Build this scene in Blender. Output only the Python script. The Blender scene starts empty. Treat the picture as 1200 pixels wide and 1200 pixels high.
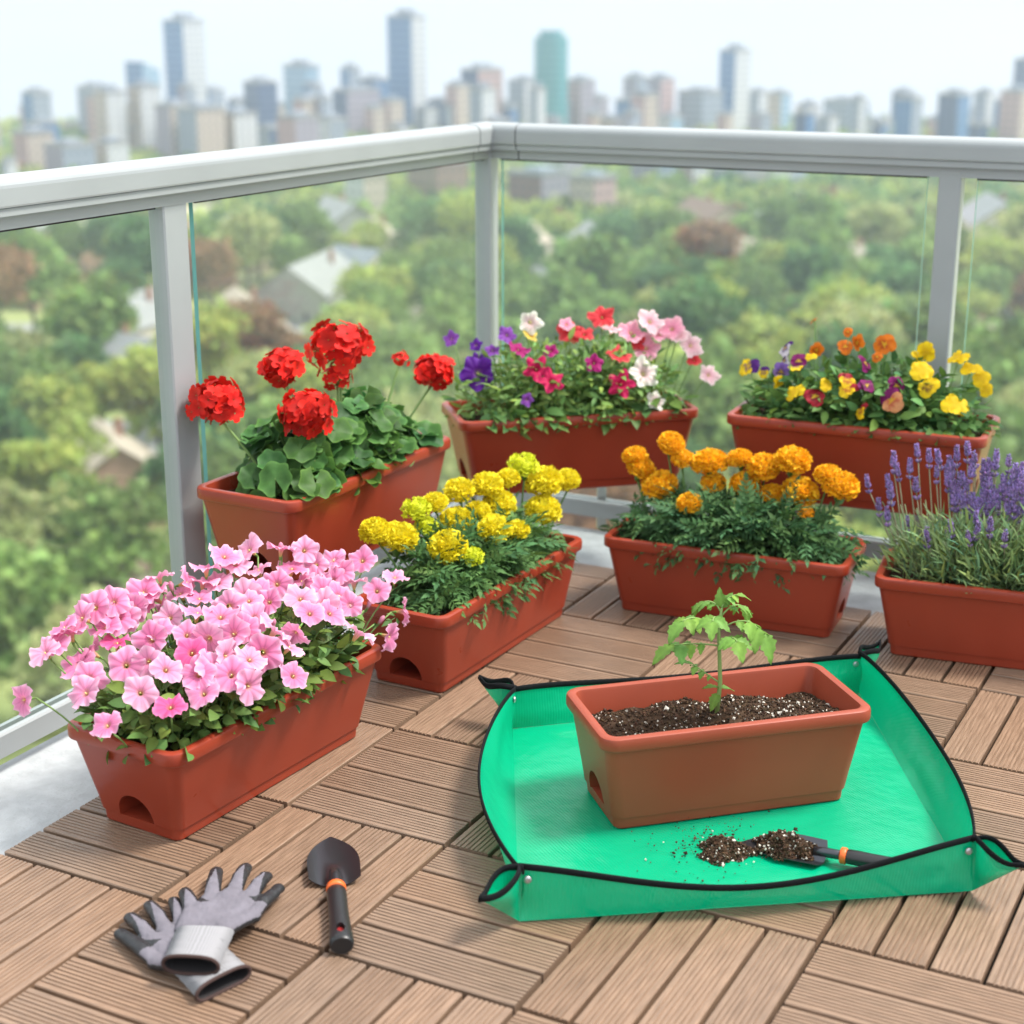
import bpy, bmesh, math, random
import numpy as np
from mathutils import Vector, Matrix

rng = np.random.RandomState(7)
S = bpy.context.scene
COL = S.collection
PI = math.pi

# ------------------------------------------------------------------ camera
CF, PITCH, YAW = 1911.14, 0.29116, 2.05224          # focal length in px of a 1200 px picture
CAM = np.array([1.47674, -1.67119, 1.24992])
FW = np.array([math.cos(YAW)*math.cos(PITCH), math.sin(YAW)*math.cos(PITCH), -math.sin(PITCH)])
RT = np.array([math.sin(YAW), -math.cos(YAW), 0.0])
UP = np.cross(RT, FW)
def ray(px, py):
    return FW*CF + RT*(px-600) - UP*(py-600)
def atz(px, py, z=0.0):
    d = ray(px, py); return CAM + d*((z-CAM[2])/d[2])
def norm(v):
    v = np.asarray(v, float); return v/(np.linalg.norm(v)+1e-12)

# ------------------------------------------------------------------ mesh builder
class MB:
    def __init__(s): s.V=[]; s.F=[]; s.C=[]; s.n=0
    def add(s, v, faces, mat=0, col=(1,1,1), smooth=True):
        v = np.asarray(v, float).reshape(-1,3)
        c = np.asarray(col, float)
        if c.ndim == 1: c = np.tile(c, (len(v),1))
        s.V.append(v); s.C.append(c)
        by = {}
        for f in faces: by.setdefault(len(f), []).append(f)
        for k, fs in by.items():
            s.F.append((np.array(fs, int)+s.n, mat, smooth))
        s.n += len(v)
    def inst(s, tv, tf, mats, pos, cols=None, mat=0, smooth=True, tcol=None):
        # many copies of a small template: mats (N,3,3) columns are the axes
        tv = np.asarray(tv, float); N = len(pos); k = len(tv)
        if N == 0: return
        v = np.einsum('nij,kj->nki', mats, tv) + np.asarray(pos)[:,None,:]
        c = np.ones((N,k,3)) if cols is None else np.repeat(np.asarray(cols)[:,None,:], k, 1)
        if tcol is not None: c = c*np.asarray(tcol)[None]
        s.V.append(v.reshape(-1,3)); s.C.append(c.reshape(-1,3))
        by = {}
        for f in tf: by.setdefault(len(f), []).append(f)
        off = (np.arange(N)*k)[:,None,None]
        for q, fs in by.items():
            a = (np.array(fs,int)[None]+off).reshape(-1,q)+s.n
            s.F.append((a, mat, smooth))
        s.n += N*k
    def mesh(s, name, materials):
        me = bpy.data.meshes.new(name)
        V = np.concatenate(s.V); C = np.concatenate(s.C)
        me.vertices.add(len(V)); me.vertices.foreach_set('co', V.astype(np.float32).ravel())
        nl = sum(a.size for a,_,_ in s.F); npoly = sum(len(a) for a,_,_ in s.F)
        me.loops.add(nl); me.polygons.add(npoly)
        me.loops.foreach_set('vertex_index', np.concatenate([a.ravel() for a,_,_ in s.F]).astype(np.int32))
        tot = np.concatenate([np.full(len(a), a.shape[1]) for a,_,_ in s.F])
        st = np.concatenate([[0], np.cumsum(tot)[:-1]])
        me.polygons.foreach_set('loop_start', st.astype(np.int32))
        me.polygons.foreach_set('loop_total', tot.astype(np.int32))
        me.polygons.foreach_set('material_index', np.concatenate([np.full(len(a), m) for a,m,_ in s.F]).astype(np.int32))
        me.polygons.foreach_set('use_smooth', np.concatenate([np.full(len(a), sm) for a,_,sm in s.F]).astype(bool))
        at = me.color_attributes.new('tone', 'FLOAT_COLOR', 'POINT')
        at.data.foreach_set('color', np.c_[C, np.ones(len(C))].astype(np.float32).ravel())
        if not isinstance(materials, (list,tuple)): materials = [materials]
        for m in materials: me.materials.append(m)
        me.update(calc_edges=True); me.validate()
        return me
    def build(s, name, materials, parent=None, loc=(0,0,0), rotz=0):
        return link(name, s.mesh(name, materials), parent, loc, rotz)

def link(name, data, parent=None, loc=(0,0,0), rotz=0):
    o = bpy.data.objects.new(name, data); COL.objects.link(o)
    o.location = [float(x) for x in loc]; o.rotation_euler = (0,0,float(rotz)); o.parent = parent
    return o
def tag(o, label, cat, group=None, kind=None):
    if label: o['label'] = label
    if cat: o['category'] = cat
    if group: o['group'] = group
    if kind: o['kind'] = kind
    return o
def thing(name, label, cat, loc=(0,0,0), rotz=0, group=None):
    return tag(link(name, None, None, loc, rotz), label, cat, group)
def structure(o):
    o['kind'] = 'structure'; return o

def box(mb, x0,x1,y0,y1,z0,z1, mat=0, col=(1,1,1), smooth=False):
    v = [(x,y,z) for z in (z0,z1) for y in (y0,y1) for x in (x0,x1)]
    mb.add(v, [(0,2,3,1),(4,5,7,6),(0,1,5,4),(2,6,7,3),(0,4,6,2),(1,3,7,5)], mat, col, smooth)
def grid_faces(nu, nv, closed_u=False, flip=False):
    f = []
    for j in range(nv-1):
        for i in range(nu if closed_u else nu-1):
            a, b = j*nu+i, j*nu+(i+1)%nu
            q = (a, b, b+nu, a+nu)
            f.append(q[::-1] if flip else q)
    return f
def tube(mb, pts, rad, n=6, mat=0, col=(1,1,1), cap=True, flat=None):
    P = np.asarray(pts, float); m = len(P)
    R = np.full(m, rad) if np.isscalar(rad) else np.asarray(rad, float)
    T = np.gradient(P, axis=0); T /= np.linalg.norm(T, axis=1)[:,None]+1e-12
    ref = np.array([0,0,1.0]) if abs(T[0][2]) < .9 else np.array([1.0,0,0])
    V = []
    N = norm(np.cross(np.cross(T[0], ref), T[0]))
    for i in range(m):
        N = norm(N - T[i]*(N@T[i])); B = np.cross(T[i], N)
        for k in range(n):
            a = 2*PI*k/n
            V.append(P[i] + R[i]*(math.cos(a)*N + math.sin(a)*B*(flat or 1)))
    f = grid_faces(n, m, True)
    if cap:
        f.append(tuple(range(n))[::-1]); f.append(tuple(range((m-1)*n, m*n)))
    mb.add(V, f, mat, col)
def bez(a, b, c, n=8):
    a,b,c = map(np.asarray, (a,b,c)); t = np.linspace(0,1,n)[:,None]
    return (1-t)**2*a + 2*t*(1-t)*b + t*t*c
def rot_rand(n, r=rng):
    q = r.normal(size=(n,4)); q /= np.linalg.norm(q,axis=1)[:,None]
    w,x,y,z = q.T
    return np.stack([np.stack([1-2*(y*y+z*z),2*(x*y-z*w),2*(x*z+y*w)],-1),
                     np.stack([2*(x*y+z*w),1-2*(x*x+z*z),2*(y*z-x*w)],-1),
                     np.stack([2*(x*z-y*w),2*(y*z+x*w),1-2*(x*x+y*y)],-1)],1)
def frames(d, nrm):
    # columns: x = direction d, y = side, z = nearest to nrm
    d = d/(np.linalg.norm(d,axis=1)[:,None]+1e-9)
    y = np.cross(nrm, d); y /= np.linalg.norm(y,axis=1)[:,None]+1e-9
    z = np.cross(d, y)
    return np.stack([d,y,z], -1)
def smooth_noise(x, y, seed=0, s=1.0):
    r = np.random.RandomState(seed); o = 0
    for k in range(5):
        a = r.uniform(0,2*PI); f = s*(1.0+.75*k); p = r.uniform(0,6.28)
        o = o + np.sin((x*math.cos(a)+y*math.sin(a))*f+p)/(1+.6*k)
    return o/2.2

# ------------------------------------------------------------------ materials
def new_mat(name):
    m = bpy.data.materials.new(name); m.use_nodes = True
    nt = m.node_tree; b = nt.nodes['Principled BSDF']
    return m, nt, b
def nd(nt, t, **k):
    n = nt.nodes.new(t)
    for a,v in k.items():
        if a.startswith('i_'): n.inputs[a[2:].replace('_',' ')].default_value = v
        else: setattr(n, a, v)
    return n
def mat(name, base, rough=.5, tone=False, noise=None, bump=None, metal=0.0, spec=.5, stretch=(1,1,1), trans=0.0, sss=0.0, coat=0.0, rough_noise=0.0):
    """noise=(scale, amount) multiplies the colour; bump=(scale, strength, distance)"""
    m, nt, b = new_mat(name)
    b.inputs['Roughness'].default_value = rough; b.inputs['Metallic'].default_value = metal
    b.inputs['Specular IOR Level'].default_value = spec
    b.inputs['Base Color'].default_value = (*base, 1)
    if coat: b.inputs['Coat Weight'].default_value = coat; b.inputs['Coat Roughness'].default_value = .2
    L = nt.links
    tc = nd(nt,'ShaderNodeTexCoord'); mp = nd(nt,'ShaderNodeMapping'); mp.inputs['Scale'].default_value = stretch
    L.new(tc.outputs['Object'], mp.inputs['Vector'])
    out = None
    rgb = nd(nt,'ShaderNodeRGB'); rgb.outputs[0].default_value = (*base,1); out = rgb.outputs[0]
    if tone:
        at = nd(nt,'ShaderNodeAttribute'); at.attribute_name = 'tone'
        mx = nd(nt,'ShaderNodeMixRGB', blend_type='MULTIPLY'); mx.inputs[0].default_value = 1
        L.new(out, mx.inputs[1]); L.new(at.outputs['Color'], mx.inputs[2]); out = mx.outputs[0]
    if noise:
        nz = nd(nt,'ShaderNodeTexNoise'); nz.inputs['Scale'].default_value = noise[0]; nz.inputs['Detail'].default_value = 6
        L.new(mp.outputs[0], nz.inputs['Vector'])
        mr = nd(nt,'ShaderNodeMapRange'); mr.inputs[1].default_value=.3; mr.inputs[2].default_value=.7
        mr.inputs[3].default_value = 1-noise[1]; mr.inputs[4].default_value = 1+noise[1]
        L.new(nz.outputs['Fac'], mr.inputs[0])
        mx = nd(nt,'ShaderNodeMixRGB', blend_type='MULTIPLY'); mx.inputs[0].default_value = 1
        L.new(out, mx.inputs[1]); L.new(mr.outputs[0], mx.inputs[2]); out = mx.outputs[0]
        if rough_noise:
            m2 = nd(nt,'ShaderNodeMapRange'); m2.inputs[1].default_value=.3; m2.inputs[2].default_value=.7
            m2.inputs[3].default_value = rough-rough_noise; m2.inputs[4].default_value = rough+rough_noise
            L.new(nz.outputs['Fac'], m2.inputs[0]); L.new(m2.outputs[0], b.inputs['Roughness'])
    L.new(out, b.inputs['Base Color'])
    if bump:
        nb = nd(nt,'ShaderNodeTexNoise'); nb.inputs['Scale'].default_value = bump[0]; nb.inputs['Detail'].default_value = 5
        L.new(mp.outputs[0], nb.inputs['Vector'])
        bp = nd(nt,'ShaderNodeBump'); bp.inputs['Strength'].default_value = bump[1]; bp.inputs['Distance'].default_value = bump[2]
        L.new(nb.outputs['Fac'], bp.inputs['Height']); L.new(bp.outputs[0], b.inputs['Normal'])
    if trans:
        tr = nd(nt,'ShaderNodeBsdfTranslucent'); L.new(out, tr.inputs['Color'])
        ms = nd(nt,'ShaderNodeMixShader'); ms.inputs[0].default_value = trans
        L.new(b.outputs[0], ms.inputs[1]); L.new(tr.outputs[0], ms.inputs[2])
        L.new(ms.outputs[0], nt.nodes['Material Output'].inputs['Surface'])
    m.diffuse_color = (*base,1)
    return m

M = {}
M['pot'] = mat('terracotta_plastic', (.275,.038,.0165), .33, noise=(5,.10), bump=(240,.06,.002), spec=.42, rough_noise=.07)
M['pot_pale'] = mat('faded_terracotta_plastic', (.295,.056,.026), .40, noise=(7,.07), bump=(240,.06,.002), spec=.4)
M['soil'] = mat('potting_soil', (.050,.029,.017), .95, tone=True, noise=(60,.5), bump=(180,.6,.006), spec=.2)
M['chip'] = mat('soil_crumb', (1,1,1), .9, tone=True, spec=.2)
M['alu'] = mat('light_grey_coated_aluminium', (.33,.355,.355), .38, noise=(4,.05), spec=.5, metal=.15)
M['alu_dark'] = mat('dark_joint_gap', (.03,.03,.03), .7)
M['steel'] = mat('galvanised_steel', (.45,.46,.47), .35, metal=.8)
M['concrete'] = mat('pale_concrete', (.42,.44,.45), .85, noise=(26,.12), bump=(110,.5,.006))
M['deckbase'] = mat('black_plastic_deck_base', (.008,.006,.005), .9)
M['black'] = mat('black_rubber', (.016,.016,.018), .5, noise=(90,.3), bump=(700,.3,.001))
M['blackbind'] = mat('black_webbing', (.006,.007,.008), .85, bump=(900,.4,.001), spec=.15)
M['trowel'] = mat('black_coated_steel', (.075,.078,.088), .28, metal=.8)
M['trowelh'] = mat('black_handle_plastic', (.012,.012,.013), .36, bump=(500,.1,.001))
M['orange'] = mat('orange_plastic', (.75,.13,.02), .4)
M['redp'] = mat('dark_red_plastic', (.25,.008,.008), .5)
M['knit'] = mat('mauve_grey_knit', (.150,.138,.162), .9, noise=(40,.12), bump=(650,.5,.0015))
M['trim'] = mat('brown_overlock_trim', (.045,.022,.018), .85, bump=(900,.5,.001))
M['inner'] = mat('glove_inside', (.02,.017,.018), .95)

def deck_mat(name, stretch):
    m = mat(name, (.225,.143,.093), .38, tone=True, noise=(6,.26), stretch=stretch, bump=(30,.35,.0015), rough_noise=.10)
    return m
M['deckR'] = deck_mat('wood_composite_lengthwise', (60,3,60))
M['deckD'] = deck_mat('wood_composite_crosswise', (3,60,60))

def rib_knit():
    m, nt, b = new_mat('pale_ribbed_knit'); L = nt.links
    b.inputs['Base Color'].default_value = (.30,.295,.305,1); b.inputs['Roughness'].default_value = .9
    at = nd(nt,'ShaderNodeAttribute'); at.attribute_name='tone'
    mx = nd(nt,'ShaderNodeMixRGB', blend_type='MULTIPLY'); mx.inputs[0].default_value=1; mx.inputs[1].default_value=(.30,.295,.305,1)
    L.new(at.outputs['Color'], mx.inputs[2]); L.new(mx.outputs[0], b.inputs['Base Color'])
    return m
M['rib'] = rib_knit()

def mat_tarp():
    m, nt, b = new_mat('green_coated_tarpaulin'); L = nt.links
    tc = nd(nt,'ShaderNodeTexCoord')
    nz = nd(nt,'ShaderNodeTexNoise'); nz.inputs['Scale'].default_value=9; nz.inputs['Detail'].default_value=5
    L.new(tc.outputs['Object'], nz.inputs['Vector'])
    cr = nd(nt,'ShaderNodeMixRGB'); cr.inputs[1].default_value=(.001,.38,.18,1); cr.inputs[2].default_value=(.001,.49,.245,1)
    L.new(nz.outputs['Fac'], cr.inputs[0]); L.new(cr.outputs[0], b.inputs['Base Color'])
    mr = nd(nt,'ShaderNodeMapRange'); mr.inputs[3].default_value=.10; mr.inputs[4].default_value=.28; b.inputs['Specular IOR Level'].default_value=.75
    L.new(nz.outputs['Fac'], mr.inputs[0]); L.new(mr.outputs[0], b.inputs['Roughness'])
    mp = nd(nt,'ShaderNodeMapping'); mp.inputs['Rotation'].default_value=(0,0,math.radians(37)); L.new(tc.outputs['Object'], mp.inputs['Vector'])
    ws=[]
    for ax in ('X','Y'):
        w = nd(nt,'ShaderNodeTexWave', bands_direction=ax); w.inputs['Scale'].default_value=62; w.inputs['Distortion'].default_value=.6
        L.new(mp.outputs[0], w.inputs['Vector']); ws.append(w)
    ad = nd(nt,'ShaderNodeMath', operation='ADD'); L.new(ws[0].outputs['Fac'], ad.inputs[0]); L.new(ws[1].outputs['Fac'], ad.inputs[1])
    bp = nd(nt,'ShaderNodeBump'); bp.inputs['Strength'].default_value=.22; bp.inputs['Distance'].default_value=.0012
    L.new(ad.outputs[0], bp.inputs['Height'])
    n2 = nd(nt,'ShaderNodeTexNoise'); n2.inputs['Scale'].default_value=14; n2.inputs['Detail'].default_value=3; L.new(tc.outputs['Object'], n2.inputs['Vector'])
    b2 = nd(nt,'ShaderNodeBump'); b2.inputs['Strength'].default_value=.40; b2.inputs['Distance'].default_value=.014
    L.new(n2.outputs['Fac'], b2.inputs['Height']); L.new(bp.outputs[0], b2.inputs['Normal']); L.new(b2.outputs[0], b.inputs['Normal'])
    tr = nd(nt,'ShaderNodeBsdfTranslucent'); L.new(cr.outputs[0], tr.inputs['Color'])
    ms = nd(nt,'ShaderNodeMixShader'); ms.inputs[0].default_value=.25
    L.new(b.outputs[0], ms.inputs[1]); L.new(tr.outputs[0], ms.inputs[2]); L.new(ms.outputs[0], nt.nodes['Material Output'].inputs['Surface'])
    return m
M['tarp'] = mat_tarp()

def mat_glass():
    m, nt, b = new_mat('clear_glass'); L = nt.links
    tr = nd(nt,'ShaderNodeBsdfTransparent'); tr.inputs[0].default_value=(.955,.985,.97,1)
    gl = nd(nt,'ShaderNodeBsdfGlossy'); gl.inputs['Roughness'].default_value=.0
    ge = nd(nt,'ShaderNodeNewGeometry'); dp = nd(nt,'ShaderNodeVectorMath', operation='DOT_PRODUCT')
    L.new(ge.outputs['Incoming'], dp.inputs[0]); L.new(ge.outputs['Normal'], dp.inputs[1])
    ab = nd(nt,'ShaderNodeMath', operation='ABSOLUTE'); L.new(dp.outputs['Value'], ab.inputs[0])
    su = nd(nt,'ShaderNodeMath', operation='SUBTRACT'); su.inputs[0].default_value = 1; L.new(ab.outputs[0], su.inputs[1])
    pw = nd(nt,'ShaderNodeMath', operation='POWER'); pw.inputs[1].default_value = 5; L.new(su.outputs[0], pw.inputs[0])
    fr = nd(nt,'ShaderNodeMath', operation='MULTIPLY_ADD'); fr.inputs[1].default_value = .96; fr.inputs[2].default_value = .018; L.new(pw.outputs[0], fr.inputs[0])
    ms = nd(nt,'ShaderNodeMixShader'); L.new(fr.outputs[0], ms.inputs[0]); L.new(tr.outputs[0], ms.inputs[1]); L.new(gl.outputs[0], ms.inputs[2])
    L.new(ms.outputs[0], nt.nodes['Material Output'].inputs['Surface'])
    return m
M['glass'] = mat_glass()
M['glass_edge'] = mat('green_glass_edge', (.12,.36,.34), .15, spec=.8, trans=.3)

# foliage and petals take their own colour from the leaf (tone)
M['leaf'] = mat('leaf', (1,1,1), .55, tone=True, trans=.30, noise=(70,.12), spec=.28)
M['leaf_matt'] = mat('dull_leaf', (1,1,1), .65, tone=True, trans=.26, noise=(50,.12), spec=.22)
M['petal'] = mat('petal', (1,1,1), .6, tone=True, trans=.35, spec=.25)
M['petal_dense'] = mat('thick_petal', (1,1,1), .6, tone=True, trans=.22, spec=.25)
M['stem'] = mat('green_stem', (1,1,1), .55, tone=True, spec=.35)
# ------------------------------------------------------------------ setting: balcony
XG, YG = -0.5537, 2.0733           # glass planes of the railing
TU = 0.345; TV = 0.345*0.88536     # deck tile size along y and x

slab = MB()
box(slab, -0.576, 4.6, -4.5, 2.060, -0.26, -0.026)
structure(slab.build('balcony_slab', M['concrete']))

def deck():
    top = MB()
    def profile(w, nr):
        pr = [(0,-.0195),(0,-.0016),(.0014,0)]
        pitch = (w-.006)/nr
        for k in range(nr):
            a = .003+pitch*k
            if k: pr += [(a-.0015,0),(a-.0007,-.0022),(a+.0007,-.0022),(a+.0015,0)]
        pr += [(w-.0014,0),(w,-.0016),(w,-.0195)]
        return np.array(pr)
    for iu in range(-4,5):
        for iv in range(-1,10):
            R = (iu+iv)%2 == 0
            x0, y0 = iv*TV, iu*TU
            for k in range(4):
                g = .0036
                t = 1+rng.normal()*.085
                hue = rng.normal()*.02
                col = (t*(1+hue), t, t*(1-hue))
                if R:   # slats run along y
                    w = TV/4-2*g; pr = profile(w,8); xx = x0+TV/4*k+g
                    ys = (y0+g*1.4, y0+TU-g*1.4)
                    v = [(xx+p[0], yy, p[1]) for yy in ys for p in pr]
                else:
                    w = TU/4-2*g; pr = profile(w,9); yy0 = y0+TU/4*k+g
                    xs = (x0+g*1.4, x0+TV-g*1.4)
                    v = [(xx, yy0+p[0], p[1]) for xx in xs for p in pr]
                n = len(pr)
                f = [(i, i+1, n+i+1, n+i) for i in range(n-1)]
                if R: f = [q[::-1] for q in f]
                f += [tuple(range(n)), tuple(range(n,2*n))[::-1]]
                top.add(v, f, 0 if R else 1, col, smooth=False)
    box(top, -TV+.003, 10*TV, -4*TU, 5*TU-.003, -.0245, -.0192, 2)
    return structure(top.build('deck_floor', [M['deckR'], M['deckD'], M['deckbase']]))
deck()

# ---- railing: one thing, with its posts, rails and panes as parts
rail = thing('balcony_railing', 'light grey metal balcony railing with clear glass panes turning a corner', 'railing', (XG, YG, -.026))
def rpart(name, mb, m, label=None):
    o = mb.build(name, m, rail); 
    for v in (mb.V): pass
    o.matrix_parent_inverse = Matrix.Translation((-XG, -YG, .026))
    if label: o['label'] = label
    return o
def cap_profile(grow=0.0):
    # s: across (inwards positive), z: height
    pr = [(.020,.921),(.020,.9445),(.0345,.9445),(.0345,.957),(.0325,.957),(.0325,.959),(.0385,.959),(.0392,.962),(.0392,.990)]
    for a in np.linspace(0,90,6)[1:]:
        pr.append((.0392-.016*(1-math.cos(math.radians(a))), .990+.0165*math.sin(math.radians(a))))
    pr.append((0,1.0095))
    half = pr
    out = half + [(-s,z) for s,z in half[::-1][1:]]
    return [(s*(1+grow), z if z<.93 else .965+(z-.965)*(1+grow)) for s,z in out]
def sweep_profile(path, profile):
    """mitred sweep of an (s,z) profile along a horizontal path of (x,y)"""
    mb = MB(); P = [np.array(p,float) for p in path]; V=[]
    for i,p in enumerate(P):
        d0 = norm(p-P[i-1]) if i else None
        d1 = norm(P[i+1]-p) if i<len(P)-1 else None
        if d0 is None: d0=d1
        if d1 is None: d1=d0
        n0 = np.array([d0[1],-d0[0]]); n1 = np.array([d1[1],-d1[0]])
        b = norm(n0+n1); b = b/(b@n0)
        V += [(p[0]+b[0]*s, p[1]+b[1]*s, z) for s,z in profile]
    n = len(profile)
    f = grid_faces(n, len(P), True, flip=True)
    f += [tuple(range(n)), tuple(range((len(P)-1)*n, len(P)*n))[::-1]]
    mb.add(V, f, 0, smooth=False)
    return mb
pr = cap_profile()
CR = .105
rpart('handrail', sweep_profile([(XG,-4.2),(XG,YG-CR)], pr), M['alu'])
rpart('handrail', sweep_profile([(XG+CR,YG),(4.4,YG)], pr), M['alu'])
rpart('corner_cap', sweep_profile([(XG,YG-CR+.003),(XG,YG),(XG+CR-.003,YG)], cap_profile(.02)), M['alu'])
g_ = MB()
for a in (sweep_profile([(XG,YG-CR-.002),(XG,YG-CR+.005)], cap_profile(-.04)), sweep_profile([(XG+CR-.005,YG),(XG+CR+.002,YG)], cap_profile(-.04))):
    g_.add(a.V[0], [tuple(q) for A,_,_ in a.F for q in A.tolist()], 0, smooth=False)
rpart('joint_gasket', g_, M['alu_dark'])
def post(x0,x1,y0,y1):
    mb = MB(); r=.003
    ring = [(x0+r,y0),(x1-r,y0),(x1,y0+r),(x1,y1-r),(x1-r,y1),(x0+r,y1),(x0,y1-r),(x0,y0+r)]
    v = [(x,y,z) for z in (-.026,.9438) for x,y in ring]
    mb.add(v, grid_faces(8,2,True)+[tuple(range(8))[::-1], tuple(range(8,16))], 0, smooth=False)
    # foot plate
    box(mb, x0-.018, x1+.018, y0-.018, y1+.018, -.0258, -.018)
    return rpart('post', mb, M['alu'])
post(XG-.0205, XG+.0185, .768, .838)
post(XG-.0215, XG+.0245, YG-.0255, YG+.0205)
post(.606, .657, YG-.0205, YG+.0205)
post(XG-.0215, XG+.0215, -1.02, -.93)
post(1.95, 2.01, YG-.0205, YG+.0205)
def pane(ax, a0, a1):
    mb = MB(); h=.005; z0,z1=.046,.930
    if ax=='y': v=[(XG+s*h, a, z) for z in (z0,z1) for a in (a0,a1) for s in (-1,1)]
    else:       v=[(a, YG+s*h, z) for z in (z0,z1) for a in (a0,a1) for s in (-1,1)]
    # index: z*4 + a*2 + s
    mb.add(v, [(0,4,6,2),(1,3,7,5)], 0, smooth=False)
    mb.add(v, [(0,1,5,4),(2,6,7,3),(4,5,7,6),(0,2,3,1)], 1, smooth=False)
    return rpart('glass_pane', mb, [M['glass'], M['glass_edge']])
def seal(ax,a0,a1):
    mb=MB(); 
    for s in (-1,1):
        q=sorted((s*.0054,s*.0105))
        if ax=='y': box(mb,XG+q[0],XG+q[1],a0,a1,.9165,.9208)
        else: box(mb,a0,a1,YG+q[0],YG+q[1],.9165,.9208)
    rpart('glazing_seal',mb,M['alu_dark'])
for a_ in (('y',-.90,.755),('y',.874,YG-.03),('x',XG+.047,.578),('x',.689,1.93)): seal(*a_)
pane('y', -.90, .780); pane('y', .872, YG-.012); pane('y',-4.1,-1.05)
pane('x', XG+.047, .578); pane('x', .689, 1.93); pane('x',2.03,4.3)
def bottom_rail(ax, a0, a1):
    mb = MB()
    pr = [(-.019,.010),(.019,.010),(.019,.050),(.016,.054),(.007,.054),(.007,.046),(-.007,.046),(-.007,.054),(-.016,.054),(-.019,.050)]
    path = [(XG,a0),(XG,a1)] if ax=='y' else [(a0,YG),(a1,YG)]
    m2 = sweep_profile(path, [(s,z) for s,z in pr])
    return rpart('bottom_rail', m2, M['alu'])
for ax,a0,a1 in (('y',-.925,.760),('y',.852,YG-.027),('x',XG+.026,.602),('x',.665,1.945)): bottom_rail(ax,a0,a1)

# ------------------------------------------------------------------ planters
DL, DW, DH, Dl, Dw = 0.54301, 0.22333, 0.1742, 0.46884, 0.16035
def rr(hl, hw, r, n=6):
    p=[]
    for cx,cy,a0 in ((hl-r,hw-r,0),(-hl+r,hw-r,90),(-hl+r,-hw+r,180),(hl-r,-hw+r,270)):
        for k in range(n+1):
            a=math.radians(a0+90*k/n); p.append((cx+r*math.cos(a), cy+r*math.sin(a)))
    return p
def planter_mesh(kl, sc, kw=1.0):
    L,W,H,l,w = DL*kl*sc, DW*sc*kw, DH*sc, Dl*kl*sc, Dw*sc*(1+(kw-1)*.4)
    secs=[]     # z, half length, half width, radius
    def s_(z,dx,r,base): 
        t=(z-.022)/(H-.046)
        if base: hl,hw=l/2,w/2
        else: hl,hw=l/2+.004+(L/2-.009-l/2-.004)*t, w/2+.004+(W/2-.009-w/2-.004)*t
        secs.append((z,hl+dx,hw+dx,r))
    s_(0,-.004,.012,1); s_(.003,-.001,.014,1); s_(.0215,.0010,.017,1); s_(.0225,0,.019,0)
    for z in (.05,.09,H-.0245): s_(z,0,.021,0)
    hl,hw=L/2,W/2
    secs += [(H-.0238,hl-.003,hw-.003,.026),(H-.0225,hl-.0008,hw-.0008,.028),(H-.020,hl,hw,.028),(H-.006,hl,hw,.028),(H-.0022,hl-.0013,hw-.0013,.027),(H,hl-.0048,hw-.0048,.025),
             (H,hl-.0115,hw-.0115,.020),(H-.0015,hl-.0150,hw-.0150,.018),(H-.006,hl-.0165,hw-.0165,.017)]
    tb=(.085-.022)/(H-.046)
    secs.append((.085, l/2+(L/2-.02-l/2)*tb, w/2+(W/2-.02-w/2)*tb, .014))
    V=[];n=28
    for z,a,b,r in secs: V+= [(x,y,z) for x,y in rr(a,b,r)]
    f=grid_faces(n,len(secs),True)
    f+=[tuple(range(n))[::-1], tuple(range((len(secs)-1)*n,len(secs)*n))]
    mb=MB(); mb.add(V,f,0); me=mb.mesh('planter_shell',M['pot'])
    # water-overflow openings at both ends, cut out of the shell
    cut=MB(); 
    for sgn in (-1,1):
        pr=[]
        hw2=.0375*sc; hh=.046*sc; z0=.021*sc
        for k in range(17):
            a=PI*k/16; pr.append((hw2*math.cos(a), z0+hh*math.sin(a)**.85))
        x0=sgn*(l/2-.14); x1=sgn*(L/2+.02)
        m=len(pr)
        v=[(x0,y,z) for y,z in pr]+[(x1,y,z) for y,z in pr]
        ff=[(i,(i+1)%m,m+(i+1)%m,m+i) for i in range(m)]+[tuple(range(m))[::-1],tuple(range(m,2*m))]
        if sgn>0: ff=[q[::-1] for q in ff]
        cut.add(v,ff,0,smooth=False)
    a=bpy.data.objects.new('shell_tmp',me); COL.objects.link(a)
    cme=cut.mesh('cut_tmp',M['pot'])
    bm=bmesh.new(); bm.from_mesh(cme); bmesh.ops.recalc_face_normals(bm,faces=bm.faces); bm.to_mesh(cme); bm.free()
    bm=bmesh.new(); bm.from_mesh(me); bmesh.ops.recalc_face_normals(bm,faces=bm.faces); bm.to_mesh(me); bm.free()
    c=bpy.data.objects.new('cut_tmp',cme); COL.objects.link(c)
    md=a.modifiers.new('cut','BOOLEAN'); md.object=c; md.operation='DIFFERENCE'; md.solver='EXACT'
    dg=bpy.context.evaluated_depsgraph_get(); res=bpy.data.meshes.new_from_object(a.evaluated_get(dg))
    bpy.data.objects.remove(a); bpy.data.objects.remove(c)
    bm=bmesh.new(); bm.from_mesh(res)
    for e in bm.edges:
        if len(e.link_faces)==2 and e.calc_face_angle(0)>math.radians(38): e.smooth=False
    for f_ in bm.faces: f_.smooth=True
    bm.to_mesh(res); bm.free()
    return res,(L,W,H,l,w)

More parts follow.
